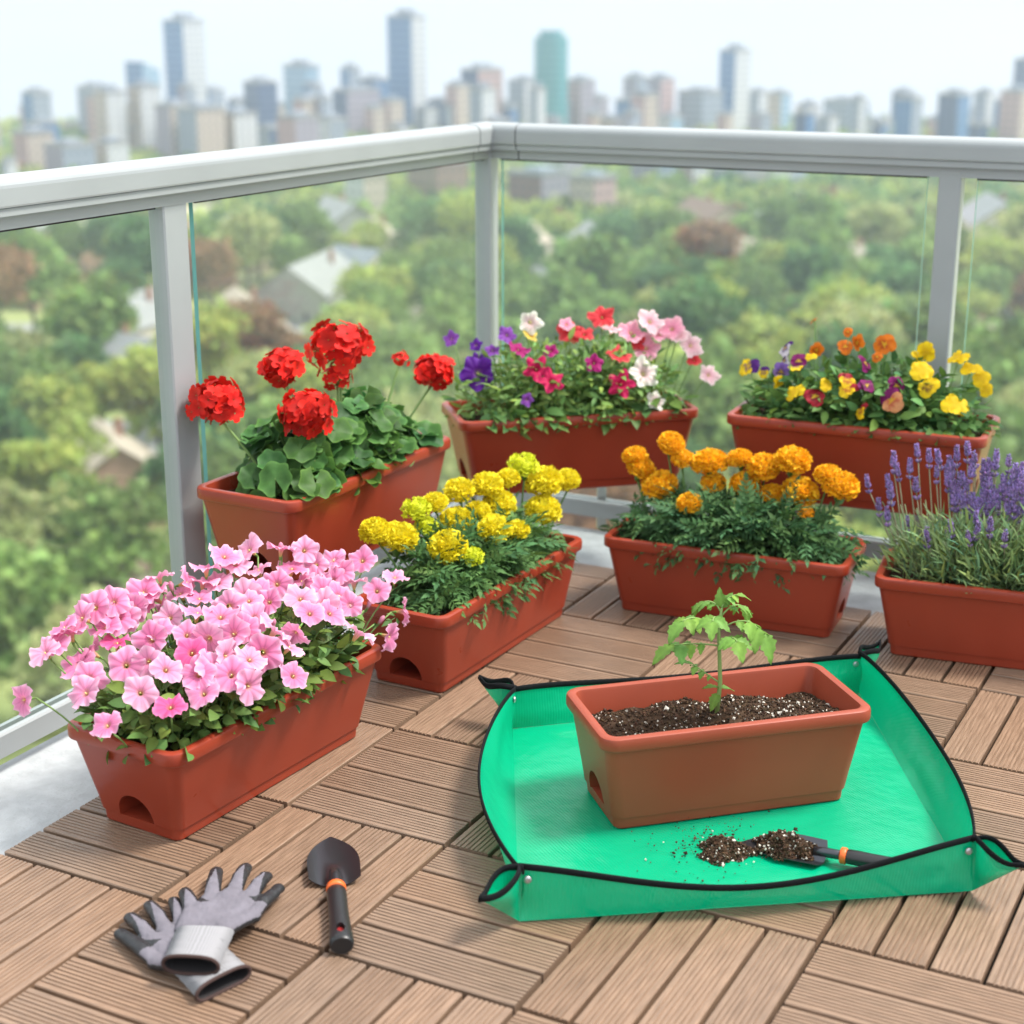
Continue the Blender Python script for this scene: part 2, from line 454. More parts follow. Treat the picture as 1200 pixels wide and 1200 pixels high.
def chips(mb, pos, size, cols, mat=0, r=rng):
    tv=np.array([(1,0,0),(-1,0,0),(0,1,0),(0,-1,0),(0,0,1),(0,0,-1)],float)
    tf=[(0,2,4),(2,1,4),(1,3,4),(3,0,4),(2,0,5),(1,2,5),(3,1,5),(0,3,5)]
    n=len(pos); sc=r.uniform(.5,1.3,(n,3))*np.asarray(size).reshape(-1,1)
    Rm=rot_rand(n,r)*sc[:,None,:]
    mb.inst(tv,tf,Rm,pos,cols,mat,smooth=False)
def soil_cols(n, white=.08, r=rng):
    base=np.array([.049,.028,.016])*r.uniform(.45,1.9,(n,1))*np.array([1,1,1])
    base=base*(1+r.normal(size=(n,3))*.06)
    w=r.rand(n)<white
    base[w]=np.array([.62,.58,.50])*r.uniform(.75,1.15,(w.sum(),1))
    return np.clip(base,0.004,.8)

planters={}
def planter(key, x,y,z,yaw,kl,sc,label, pale=False, soil_drop=.028, hung=False, nchips=500, kw=1.0):
    me,(L,W,H,l,w)=planter_mesh(kl,sc,kw)
    t=thing('planter_box',label,'planter',(x,y,z),yaw,'terracotta coloured rectangular planter boxes')
    me.name='planter_shell'
    if pale: me.materials.clear(); me.materials.append(M['pot_pale'])
    link('shell',me,t)
    # soil
    sb=MB(); nx,ny=48,20; zs=H-soil_drop
    q=(zs-.085)/(H-.046-.063)
    hx=l/2+(L/2-.02-l/2)*((zs-.022)/(H-.046)); hy=w/2+(W/2-.02-w/2)*((zs-.022)/(H-.046))
    X,Y=np.meshgrid(np.linspace(-hx,hx,nx),np.linspace(-hy,hy,ny))
    Z=zs+.004*smooth_noise(X,Y,int(abs(x*1000)),70)+.0025*smooth_noise(X,Y,5,210)
    if key=='tomato':
        Z+= .022*np.exp(-((X-.005)**2/.0022+(Y)**2/.0016)) + .010*smooth_noise(X,Y,11,28)-.004
    sb.add(np.stack([X,Y,Z],-1).reshape(-1,3),grid_faces(nx,ny),0)
    px_=rng.uniform(-hx*.985,hx*.985,nchips); py_=rng.uniform(-hy*.97,hy*.97,nchips)
    ix=np.clip(((px_+hx)/(2*hx)*(nx-1)).round().astype(int),0,nx-1); iy=np.clip(((py_+hy)/(2*hy)*(ny-1)).round().astype(int),0,ny-1)
    pz=Z[iy,ix]+.001
    size=rng.uniform(.0010,.0034,nchips)*(1+(rng.rand(nchips)<.06)*.9)
    chips(sb,np.c_[px_,py_,pz],size,soil_cols(nchips,.09 if key=='tomato' else .06),1)
    sb.build('soil',[M['soil'],M['chip']],t)
    if hung:   # steel bracket that carries the box from the railing
        for sx in (-.30,.30):
            bb=MB(); bx=sx*L
            box(bb,bx-.012,bx+.012,-w/2,w/2+hung,-.007,-.0005)
            box(bb,bx-.012,bx+.012,w/2+hung,w/2+hung+.006,-z-.0255,.02)
            bb.build('bracket',M['steel'],t)
    planters[key]=dict(x=x,y=y,z=z,yaw=yaw,L=L,W=W,H=H,l=l,w=w,zs=zs,hx=hx,hy=hy)
    return t
R2=1.0
planter('pink',-.14018,.39686,0,1.50319,1.02642,1,'planter box full of pale pink petunias, nearest to the gloves',kw=1.10)
planter('geran',CAM[0]-1.68307*1.1,CAM[1]+2.48139*1.1,CAM[2]-.9645*1.1,1.55004,1.00498,1.1,'planter box with red geraniums raised against the left glass pane',hung=.05)
planter('yellow',-.07412,1.12492,0,1.54001,1.09659,1,'planter box with yellow marigolds standing on the deck tiles')
planter('mixed',CAM[0]-1.5310*1.066,CAM[1]+3.20558*1.066,CAM[2]-.98858*1.066,.7265,1.00316,1.066,'planter box with mixed purple, red and white petunias across the railing corner',hung=.20)
planter('orange',.33469,1.56422,0,.07824,.99655,1,'planter box with orange marigolds standing on the deck behind the green mat')
planter('pansy',CAM[0]-.85699*1.12,CAM[1]+3.16865*1.12,CAM[2]-.93016*1.12,.06588,.94707,1.12,'planter box with multicoloured pansies raised against the back glass pane',hung=.06)
planter('lav',.94012,1.58989,0,.14254,1.03558,1,'planter box with lavender at the right edge of the deck')
planter('tomato',.62192,.69754,.006,.74942,.86172,1,'paler planter box holding dark potting soil and one tomato seedling on the green mat',pale=True,soil_drop=.040,nchips=5200)
# ------------------------------------------------------------------ plants
class Plant:
    """local frame: x along the box, y across (towards the railing +), z up from the soil"""
    def __init__(s, key, name, label, cat, rx, ry, rz, zc=0.0, sx=0.0):
        p=planters[key]; s.p=p; s.key=key
        s.o=np.array([p['x'],p['y'],p['z']+p['zs']]); s.yaw=p['yaw']
        c,sn=math.cos(s.yaw),math.sin(s.yaw); s.R=np.array([[c,-sn,0],[sn,c,0],[0,0,1.0]])
        s.t=thing(name,label,cat,s.o,s.yaw)
        s.r=np.array([rx,ry,rz]); s.zc=zc; s.sx=sx
        s.rng=np.random.RandomState(sum(map(ord,key)))
        s.cam=(CAM-s.o)@s.R
    def local(s,px,py,scale=1.0):
        """where the line of sight through a picture point meets the crown of the plant"""
        d=ray(px,py)@s.R; d=d/np.linalg.norm(d); c=s.cam
        q=(c-np.array([s.sx,0,s.zc]))/(s.r*scale); e=d/(s.r*scale)
        A=e@e; B=2*q@e; Cc=q@q-1; D=B*B-4*A*Cc
        t=(-B-math.sqrt(D))/(2*A) if D>0 else -B/(2*A)
        return c+d*t
    def normal(s,P):
        n=(P-np.array([s.sx,0,s.zc]))/(s.r**2); return norm(n)
    def shell(s,n,lo=.55,hi=1.0,zmin=0.0,power=1.0):
        r=s.rng; out=[]
        while len(out)<n:
            u=r.normal(size=3); u[2]=abs(u[2]); u/=np.linalg.norm(u)
            k=lo+(hi-lo)*r.rand()**power
            # box-ish mound: superellipsoid
            e=np.abs(u)**.9*np.sign(u); e/= (np.abs(e)**2.2).sum()**(1/2.2)
            P=e*s.r*k+np.array([s.sx,0,s.zc])
            if P[2]>zmin: out.append((P,u))
        return np.array([a for a,_ in out]),np.array([b for _,b in out])
    def part(s,name,mb,m): return mb.build(name,m,s.t)
    def head(s,name,me,P,face,size,roll=None,up=None,label=None):
        r=s.rng; z=norm(face); a=norm(np.cross(z,[0.3,.2,1.0])); b=np.cross(z,a)
        t=r.uniform(0,2*PI) if roll is None else roll
        if roll is not None:      # local x of the flower points up
            u=np.array([0,0,1.0]); x=norm(u-z*(u@z)); b=np.cross(z,x); a=x
        x=a*math.cos(t)+b*math.sin(t); y=np.cross(z,x)
        o=bpy.data.objects.new(name,me); COL.objects.link(o); o.parent=s.t
        Mx=Matrix(((x[0],y[0],z[0],P[0]),(x[1],y[1],z[1],P[1]),(x[2],y[2],z[2],P[2]),(0,0,0,1)))
        o.matrix_local=Mx@Matrix.Scale(size,4)
        if label: o['label']=label
        return o

def ovate(nu=5,width=.5,fold=.25,curl=.2):
    V=[];T=[]
    for i in range(nu):
        t=i/(nu-1); w=width*.5*(math.sin(PI*t**.8)**.8 if 0<t<1 else .04)
        z=-curl*t*t
        for k in (-1,0,1): V.append((t,k*w,z+fold*w*abs(k))); T.append((1.10,)*3 if k==0 else (1,)*3)
    return np.array(V),grid_faces(3,nu),np.array(T)
def lance(width=.22):
    return np.array([(0,0,0),(.45,width*.5,.04),(.5,0,-.02),(.45,-width*.5,.04),(1,0,-.12)]),[(0,2,1),(0,3,2),(1,2,4),(2,3,4)]
def leafcols(n,base,r,var=.25,yellow=.12):
    k=r.uniform(1-var,1+var,(n,1)); y=r.normal(size=(n,1))*yellow
    return np.clip(np.array(base)*k*(1+np.concatenate([y*1.3,y*.3,-y],1)),.002,1)
def scatter_leaves(mb,P,D,tmpl,size,cols,r,up=.5,jit=.5,mat=0):
    tv,tf=tmpl[0],tmpl[1]; tc=tmpl[2] if len(tmpl)>2 else None
    n=len(P)
    d=D+r.normal(size=(n,3))*jit; d[:,2]*=.6
    nr=np.array([0,0,1.0])*up+D*(1-up)+r.normal(size=(n,3))*.35
    F=frames(d,nr)*np.asarray(size).reshape(-1,1,1)
    mb.inst(tv,tf,F,P,cols,mat,True,tc)
def stalk(mb,a,b,rad,col,bow=.25,n=6,seg=5):
    a=np.asarray(a,float);b=np.asarray(b,float)
    mid=a*.5+b*.5; mid[:2]=a[:2]*(.5+bow)+b[:2]*(.5-bow)
    tube(mb,bez(a,mid,b,n),rad,seg,0,col)

# ---------- petunia
def petunia_mesh(name,colr,edge,throat,seed,deep=1.0,star=0.0):
    r=np.random.RandomState(seed); mb=MB()
    nr_,na=9,50
    V=[];C=[]
    lob=r.uniform(.93,1.06,5); ph=r.uniform(0,6)
    for i in range(nr_):
        t=i/(nr_-1)
        for k in range(na):
            a=2*PI*k/na
            li=int(((a*5/(2*PI))+.5)%5)
            c5=math.cos(5*a)
            lobe=(1-.17*(1-c5)*.5*t-(star*.26)*(1-c5)*.5*t)*(1+(lob[li]-1)*t)
            if t<.28: rad=.07+.10*(t/.28); z=-.62+.47*(t/.28)
            else:
                q=(t-.28)/.72; rad=.17+.83*q**.9; z=-.15+.20*q**.55-.10*q*q
            ruff=.085*t**3*math.sin(11*a+ph)+.10*t**2*math.sin(3*a+ph*2)+.05*t**4*math.sin(19*a+seed)+.06*t*t*math.cos(2*a+seed)
            rad*=lobe*(1+.02*t*math.sin(13*a+ph))
            V.append((rad*math.cos(a),rad*math.sin(a),z+ruff+.07*t*t*c5))
            vein=abs(math.cos(5*a))**30+.5*abs(math.cos(5*a+.35))**60
            base=np.array(colr)*(1-t)*deep**-1+np.array(colr)*t
            cc=np.array(colr)*np.array([.84+.16*t,.42+.58*min(1,t*1.10),.62+.38*t])
            cc=cc*(1-.28*vein*(1-.5*t))
            e=max(0,(t-.80)/.2); cc=cc*(1-.55*e)+np.array(edge)*.55*e
            th=max(0,1-t/.34); cc=cc*(1-th)+np.array(throat)*th
            C.append(cc)
    mb.add(V,grid_faces(na,nr_,True),0,np.array(C))
    # calyx and tube behind
    tube(mb,[(0,0,-.62),(0,0,-.86)],[.075,.05],6,1,(.16,.30,.06))
    for k in range(5):
        a=2*PI*k/5+.3
        mb.add([(0.05*math.cos(a-.5),.05*math.sin(a-.5),-.80),(0.05*math.cos(a+.5),.05*math.sin(a+.5),-.80),(.17*math.cos(a),.17*math.sin(a),-.50)],[(0,1,2)],1,(.13,.27,.05))
    # stamens
    tube(mb,[(0,0,-.3),(0,0,-.10)],.035,5,1,(.75,.70,.25))
    return mb.mesh(name,[M['petal'],M['stem']])
def bud_mesh(name,colr):
    mb=MB(); pr=[(0,.05),(.35,.10),(.7,.16),(1.0,.22),(1.25,.13),(1.35,.02)]
    V=[]
    for z,rd in pr:
        for k in range(10):
            a=2*PI*k/10; q=rd*(1+.18*math.cos(5*a)); V.append((q*math.cos(a+z),q*math.sin(a+z),z-1))
    cols=[np.array((.16,.28,.07)) if z<.5 else np.array(colr) for z,_ in pr for k in range(10)]
    mb.add(V,grid_faces(10,len(pr),True),0,np.array(cols)); return mb.mesh(name,M['petal'])
OV=ovate(5,.56,.22,.22); OVN=ovate(5,.34,.2,.25)

PINK=[petunia_mesh('pink_petunia_bloom',c_,(.92,.62,.75),(.62,.50,.14),s) for s,c_ in ((1,(.84,.33,.55)),(2,(.86,.40,.60)),(3,(.82,.28,.50)),(4,(.87,.44,.62)),(5,(.83,.31,.54)))]
PINKD=petunia_mesh('deep_pink_petunia_bloom',(.78,.13,.35),(.86,.34,.55),(.55,.40,.12),9)
def toward(p,P,n,wc=.55,wn=.5,wu=.25,j=.25):
    return norm(norm(p.cam-P)*wc+n*wn+np.array([0,0,wu])+p.rng.normal(size=3)*j)

def pink():
    p=Plant('pink','petunia_plant','spreading pale pink petunia plant in full bloom spilling over the nearest planter box','flower plant',.335,.175,.150,0.0)
    r=p.rng; fb=MB()
    P,D=p.shell(3100,.35,.96,-.01); P[:,1]*=np.where(P[:,2]<.07,.62+.34*np.clip(P[:,2],0,.07)/.07,.96); P[:,0]*=np.where(P[:,2]<.05,.86,1.0); scatter_leaves(fb,P,D,OV,r.uniform(.020,.038,len(P)),leafcols(len(P),(.125,.205,.045),r,.35),r,.45,.55)
    # overhanging leaves along the rim
    n=22; xs=r.uniform(-.25,.27,n); sd=np.where(r.rand(n)<.65,-1,1)
    P=np.c_[xs,sd*r.uniform(.085,.118,n),r.uniform(.012,.050,n)]; D=np.c_[r.normal(size=n)*.5,sd*1.0,-.2+0*xs]
    scatter_leaves(fb,P,D,OV,r.uniform(.028,.045,n),leafcols(n,(.11,.21,.045),r,.3),r,.75,.3)
    n=7; P=np.c_[-.255+r.normal(size=n)*.015,r.uniform(-.09,.10,n),r.uniform(.012,.05,n)]; D=np.c_[-np.ones(n),r.normal(size=n)*.5,-.1*np.ones(n)]
    scatter_leaves(fb,P,D,OV,r.uniform(.026,.042,n),leafcols(n,(.11,.21,.045),r,.3),r,.75,.3)
    p.part('foliage',fb,M['leaf'])
    Z=[(72,528),(245,512),(305,605),(395,510),(480,555),(575,515),(695,490),(822,465),(130,400),(225,435),(355,432),(465,448),(300,330),(330,375),(455,340),(555,290),(645,265),(740,395),(630,405),(540,400),(660,345),(590,355),(730,225),(845,248),(925,290),(835,335),(715,300),(1020,140),(995,205),(935,195),(985,265),(1110,190),(1130,280),(1005,345),(1090,350),(940,140),(855,110),(790,110),(705,110),(630,130),(580,165),(730,170),(820,165),(450,190),(440,245),(320,255),(235,300),(200,345),(570,205),(455,280),(380,270),(610,205),(690,330),(810,385),(650,460),(525,350),(890,150),(760,255),(660,150),(870,290),(160,380),(510,235),(405,230),(770,340),(950,240),(265,400),(590,440),(905,225),(690,240)]
    Z+=[(185,330),(270,270),(360,300),(430,360),(480,300),(560,250),(620,300),(700,255),(520,200),(910,260),(890,200),(960,170),(850,200),(780,205),(430,235),(330,300),(250,470),(420,420),(560,460),(700,420),(1060,225)]
    sb=MB(); cl=(.17,.28,.08)
    for i,(a,b) in enumerate(Z):
        X,Y=a/2.4,600+b/2.4
        P=p.local(X,Y,1.13); n=p.normal(P)
        side=(a<100 or a>1080 or (a,b) in ((822,465),(305,605),(1005,345)))
        f=toward(p,P,n,.50 if not side else .15,.55,.12,.36 if not side else .5)
        me=PINKD if (a,b) in ((480,555),(330,375),(540,400)) else PINK[i%5]
        P=P+f*.008
        p.head('bloom',me,P,f,r.uniform(.0270,.0350)*(1.0 if b>280 else .95),label='deeper pink bloom' if me is PINKD else None)
        stalk(sb,(P[0]*.8,P[1]*.5,0.0),P-f*.027,.0016,cl)
    bd=bud_mesh('petunia_bud',(.75,.32,.45))
    for a,b in ((790,95),(480,205),(770,310),(1075,300),(665,300),(1040,255),(285,450),(500,395)):
        P=p.local(a/2.4,600+b/2.4,1.06); p.head('bud',bd,P,norm(p.normal(P)+[0,0,.6]),.020)
        stalk(sb,(P[0]*.8,P[1]*.5,0.0),P-norm(p.normal(P))*.018,.0015,cl)
    p.part('stems',sb,M['stem'])
pink()

def mixed():
    p=Plant('mixed','petunia_plant','petunia plant with mixed purple, crimson, white and pink blooms beside the railing corner','flower plant',.290,.128,.190,.0)
    r=p.rng; fb=MB()
    P,D=p.shell(2500,.3,1.0,-.008); scatter_leaves(fb,P,D,OVN,r.uniform(.020,.042,len(P)),leafcols(len(P),(.17,.29,.075),r,.42,.12),r,.35,.6)
    n=130; P=np.c_[r.uniform(-.25,.25,n),-r.uniform(.07,.10,n),r.uniform(.012,.045,n)]; D=np.c_[r.normal(size=n)*.5,-np.ones(n),-.2*np.ones(n)]
    scatter_leaves(fb,P,D,OV,r.uniform(.03,.05,n),leafcols(n,(.085,.17,.04),r,.3),r,.7,.3)
    p.part('foliage',fb,M['leaf'])
    pal={'v':((.090,.008,.25),(.14,.025,.34),(.40,.22,.40),.25),'w':((.85,.83,.74),(.88,.87,.80),(.60,.62,.25),.35),'c':((.62,.012,.11),(.68,.03,.16),(.35,.02,.05),.9),
         'p':((.82,.38,.50),(.88,.58,.64),(.75,.55,.30),.2),'r':((.66,.045,.055),(.74,.15,.16),(.40,.03,.03),.4),'m':((.40,.012,.17),(.44,.03,.25),(.25,.01,.08),.4),'y':((.78,.60,.10),(.8,.66,.2),(.6,.45,.05),.4),
         'k':((.86,.62,.66),(.90,.74,.76),(.75,.65,.35),.3),'l':((.24,.07,.42),(.32,.13,.52),(.3,.15,.3),.3)}
    nm={'v':'purple','w':'cream white','c':'crimson','p':'rose pink','r':'red','m':'magenta','y':'yellow','k':'pale pink','l':'lilac'}
    ms={k:petunia_mesh(nm[k].replace(' ','_')+'_petunia_bloom',v[0],v[1],v[2],20+i,star=v[3]) for i,(k,v) in enumerate(pal.items())}
    Z=[(103,165,'l',.6),(200,192,'v',.5),(205,300,'v',1.25),(208,248,'v',.6),(320,150,'l',.7),(365,212,'m',.8),(415,95,'w',.9),(410,152,'y',.6),(440,285,'c',1.0),(500,335,'c',1.0),(575,140,'r',.95),(632,150,'r',.75),
       (705,78,'r',1.0),(740,130,'k',.8),(820,140,'p',1.1),(880,200,'p',1.05),(895,95,'k',1.05),(985,125,'p',1.0),(1058,190,'k',.95),(1072,252,'r',.6),(1130,310,'k',.85),(770,235,'r',.95),(670,262,'m',.7),(870,303,'w',1.2),
       (780,345,'c',1.05),(915,415,'w',.8),(398,405,'l',.5),(500,215,'m',.55),(840,175,'r',.7),(940,150,'p',.8),(1010,150,'k',.8),(560,110,'p',.6),(265,215,'l',.55)]
    sb=MB()
    for a,b,k,sz in Z:
        P=p.local(500+a/3.4286,350+b/3.4286,1.02); n=p.normal(P)
        f=toward(p,P,n,.65,.45,.1,.25); P=P+f*.008
        p.head('bloom',ms[k],P,f,.0345*sz,label=nm[k]+' bloom')
        stalk(sb,(P[0]*.85,P[1]*.4,0),P-f*.024*sz,.0015,(.17,.28,.08))
    # upright shoots
    for i in range(26):
        x=r.uniform(-.26,.26); a=np.array([x*.8,r.uniform(-.05,.05),0]); b=np.array([x,r.uniform(-.07,.08),r.uniform(.10,.155)])
        stalk(sb,a,b,.0014,(.17,.28,.08))
    p.part('stems',sb,M['stem'])
mixed()

# ---------- marigold
def pompom(name,c0,c1,seed,flat=.78,npet=250):
    r=np.random.RandomState(seed); mb=MB()
    tv=[];tc=[]
    for i in range(4):
        t=i/3
        for k in range(5):
            u=(k-2)/2; w=.10+.17*t
            tv.append((t*.25, u*w*.85, .05*abs(u)+.12*t*t+ (.055*math.sin(k*2.6) if i==3 else 0)+(.03*math.cos(k*3.1) if i==2 else 0)))
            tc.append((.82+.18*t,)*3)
    tf=grid_faces(5,4)
    i=np.arange(npet)+.5
    zz=1-1.55*i/npet; ph=PI*(1+5**.5)*i
    rr_=np.sqrt(np.clip(1-zz**2,0,1))
    U=np.c_[rr_*np.cos(ph),rr_*np.sin(ph),zz]
    P=U*.80+r.normal(size=(npet,3))*.02
    d=U+r.normal(size=(npet,3))*.30; nrm=np.array([0,0,1.0])+r.normal(size=(npet,3))*.7
    F=frames(d,nrm)*r.uniform(.75,1.10,(npet,1,1))
    t=r.rand(npet,1); inner=np.clip((zz-.72)/.28,0,1)[:,None]
    cols=np.array(c0)*(1-t)+np.array(c1)*t
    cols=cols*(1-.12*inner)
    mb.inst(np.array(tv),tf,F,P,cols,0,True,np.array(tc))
    # solid core so that no light shows through
    V=[];
    for a in np.linspace(-1,1,9):
        for k in range(14):
            q=2*PI*k/14; V.append((.70*math.sqrt(max(0,1-a*a))*math.cos(q),.70*math.sqrt(max(0,1-a*a))*math.sin(q),.70*a))
    mb.add(V,grid_faces(14,9,True),0,np.array(c0)*.7)
    tube(mb,[(0,0,-1.25),(0,0,-.85),(0,0,-.5)],[.12,.26,.34],8,1,(.10,.22,.04))
    for v in mb.V: v[:,2]*=flat
    return mb.mesh(name,[M['petal_dense'],M['stem']])
def pinnate(r,np_=6,len_=1.0,curl=.35):
    """compound leaf with paired narrow leaflets"""
    mb=MB(); lv,lf=lance(.42)
    V=[];F=[];n=0
    pos=[];fr=[];sz=[]
    for i in range(np_):
        t=.22+.70*i/(np_-1); L=.42*math.sin(PI*(.25+.62*t))*(1 if i<np_-1 else .8)
        for sgn in (-1,1):
            a=math.radians(58-22*t)*sgn
            pos.append((t,0,-curl*t*t)); fr.append((math.cos(a),math.sin(a),-.25)); sz.append(L)
    pos.append((.95,0,-curl*.9)); fr.append((1,0,-.45)); sz.append(.36)
    Fm=frames(np.array(fr,float),np.tile([0.,0.,1.],(len(fr),1)))*np.array(sz)[:,None,None]
    v=np.einsum('nij,kj->nki',Fm,lv)+np.array(pos)[:,None,:]
    k=len(lv)
    f=[tuple(q+m*k for q in ff) for m in range(len(fr)) for ff in lf]
    v=v.reshape(-1,3)
    # rachis
    b=len(v); rv=[]
    for i in range(4):
        t=i/3*.95
        rv+= [(t,-.012,-curl*t*t),(t,.012,-curl*t*t)]
    v=np.concatenate([v,np.array(rv)]); f+= [(b+2*i,b+2*i+1,b+2*i+3,b+2*i+2) for i in range(3)]
    return v,f
def marigold(key,label,heads,protos,small,hz,flat,leafbase):
    p=Plant(key,'marigold_plant',label,'flower plant',.262,.108,hz,0.0)
    r=p.rng; fb=MB()
    for v in range(3):
        tm=pinnate(r,3+v,curl=.20+.15*v)
        P,D=p.shell(380,.20,.96,-.004)
        P[:,1]*=np.where(P[:,2]<.045,.80,1.0); scatter_leaves(fb,P,D,tm,r.uniform(.046,.070,len(P)),leafcols(len(P),leafbase,r,.38,.08),r,.55,.45)
    n=12; P=np.c_[r.uniform(-.24,.24,n),-r.uniform(.05,.075,n),r.uniform(.03,.06,n)]; D=np.c_[r.normal(size=n)*.5,-np.ones(n),-.15*np.ones(n)]
    scatter_leaves(fb,P,D,pinnate(r,4,curl=.40),r.uniform(.042,.060,n),leafcols(n,leafbase,r,.3,.08),r,.8,.25)
    p.part('foliage',fb,M['leaf_matt'])
    sb=MB()
    for i,(x,y,rad,kind) in enumerate(heads):
        P=p.local(x,y,1.05)
        dpt=np.linalg.norm(P-p.cam); R=rad*dpt/CF
        n=p.normal(P)
        f=norm(np.array([0,0,1.0])+.35*norm(p.cam-P)+.25*n+r.normal(size=3)*.16)
        me=small if kind else protos[i%len(protos)]
        p.head('flower_head',me,P,f,R*1.03,label='smaller half-open head' if kind else None)
        stalk(sb,(P[0]*.85,P[1]*.45,0),P-f*R*.9,.0022,(.10,.20,.05))
    p.part('stems',sb,M['stem'])
Yp=[pompom('yellow_marigold_head',(.93,.76,.012),(.96,.86,.05),s) for s in (1,2,3)]
Ys=pompom('young_yellow_marigold_head',(.72,.76,.02),(.82,.88,.06),5,.8,90)
Op=[pompom('orange_marigold_head',(1.0,.47,.010),(1.0,.62,.025),s) for s in (6,7,8)]
Os=pompom('young_orange_marigold_head',(.95,.34,.005),(.97,.46,.01),9,.7,60)
marigold('yellow','yellow marigold plants with dense round heads, between the pink petunias and the railing',
  [(466,631,23,0),(439,622,17,0),(488,597,17,1),(510,589,14,0),(525,641,22,0),(555,652,12,1),(534,611,20,0),(538,575,17,0),(571,569,18,0),(499,617,14,1),(560,600,15,0),(585,591,19,0),(580,620,19,0),(606,621,14,0),(613,546,18,1),(596,560,13,0),(637,565,21,0),(636,598,20,0),(664,563,15,0)],
  Yp,Ys,.112,.8,(.085,.180,.055))
marigold('orange','orange marigold plants with dense round heads behind the green mat',
  [(787,520,15,0),(744,535,14,0),(751,549,16,0),(773,569,20,0),(800,538,13,0),(832,543,20,0),(867,538,14,0),(836,566,14,0),(808,590,14,0),(895,548,18,0),(929,540,20,0),(873,567,17,0),(905,580,14,0),(938,576,20,0),(970,557,15,0),(985,570,20,0),(944,600,10,1)],
  Op,Os,.118,.8,(.072,.160,.056))

# ---------- geranium
def geranium_leaf(r):
    V=[(0,0,0)];C=[(1.0,1.0,1.0)];na=30
    ph=r.uniform(0,6); cup=r.uniform(.05,.35)
    for i,t in enumerate((.35,.62,.86,1.0)):
        for k in range(na):
            a=-PI+.28+(2*PI-.56)*k/(na-1)
            sc=1+.07*math.cos(7*a+ph)*t**3
            V.append((t*sc*math.cos(a),t*sc*math.sin(a),cup*t*t+.13*t*t*math.sin(3.5*a+ph)+.05*t**3*math.sin(7*a+ph)))
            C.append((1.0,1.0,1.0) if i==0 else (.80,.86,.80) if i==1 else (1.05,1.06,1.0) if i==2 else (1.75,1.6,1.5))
    F=[(0,1+k,2+k) for k in range(na-1)]
    for i in range(3):
        for k in range(na-1):
            a=1+i*na+k; F.append((a,a+na,a+na+1,a+1))
    return np.array(V),F,np.array(C)
def umbel(name,seed,n=42):
    r=np.random.RandomState(seed); mb=MB()
    # one floret: five broad petals
    tv=[];tf=[];tc=[]
    for q in range(5):
        a=2*PI*q/5; b=len(tv)
        for i in range(4):
            t=i/3
            for k in range(4):
                u=(k-1.5)/1.5; w=.06+.40*math.sin(PI*(.12+.60*t))*.85
                x=.08+.92*t-.10*u*u*t; y=u*w; z=.22*t-.12*t*t+.07*u*u*t
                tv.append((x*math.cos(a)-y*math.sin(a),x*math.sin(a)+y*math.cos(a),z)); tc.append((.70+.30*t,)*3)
        tf+= [tuple(b+e for e in f) for f in grid_faces(4,4)]
    i=np.arange(n)+.5; zz=1-1.32*i/n; ph=PI*(1+5**.5)*i; rr_=np.sqrt(np.clip(1-zz*zz,0,1))
    U=np.c_[rr_*np.cos(ph),rr_*np.sin(ph),zz]+r.normal(size=(n,3))*.10
    P=U*r.uniform(.52,.92,(n,1))
    Z=U+r.normal(size=(n,3))*.28; Z/=np.linalg.norm(Z,axis=1)[:,None]
    X=np.cross(Z,r.normal(size=(n,3))); X/=np.linalg.norm(X,axis=1)[:,None]
    F=np.stack([X,np.cross(Z,X),Z],-1)*r.uniform(.32,.44,(n,1,1))
    cols=np.array([.74,.010,.006])*r.uniform(.62,1.18,(n,1))*(1+r.uniform(0,1,(n,1))*np.array([0,1.2,.8]))
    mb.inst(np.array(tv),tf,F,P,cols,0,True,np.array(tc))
    for k in range(n):
        tube(mb,[(0,0,-.55),U[k]*.45*[1,1,.6],P[k]],.022,4,1,(.16,.22,.05),cap=False)
    for k in range(8):  # hanging buds
        a=2*PI*k/8+r.rand(); e=np.array([.42*math.cos(a),.42*math.sin(a),-.62-.2*r.rand()])
        tube(mb,[(0,0,-.5),e*.8,e],[.02,.04,.03],5,1,(.30,.05,.03))
    for v in mb.V: v[:,2]*=.85
    return mb.mesh(name,[M['petal_dense'],M['stem']])
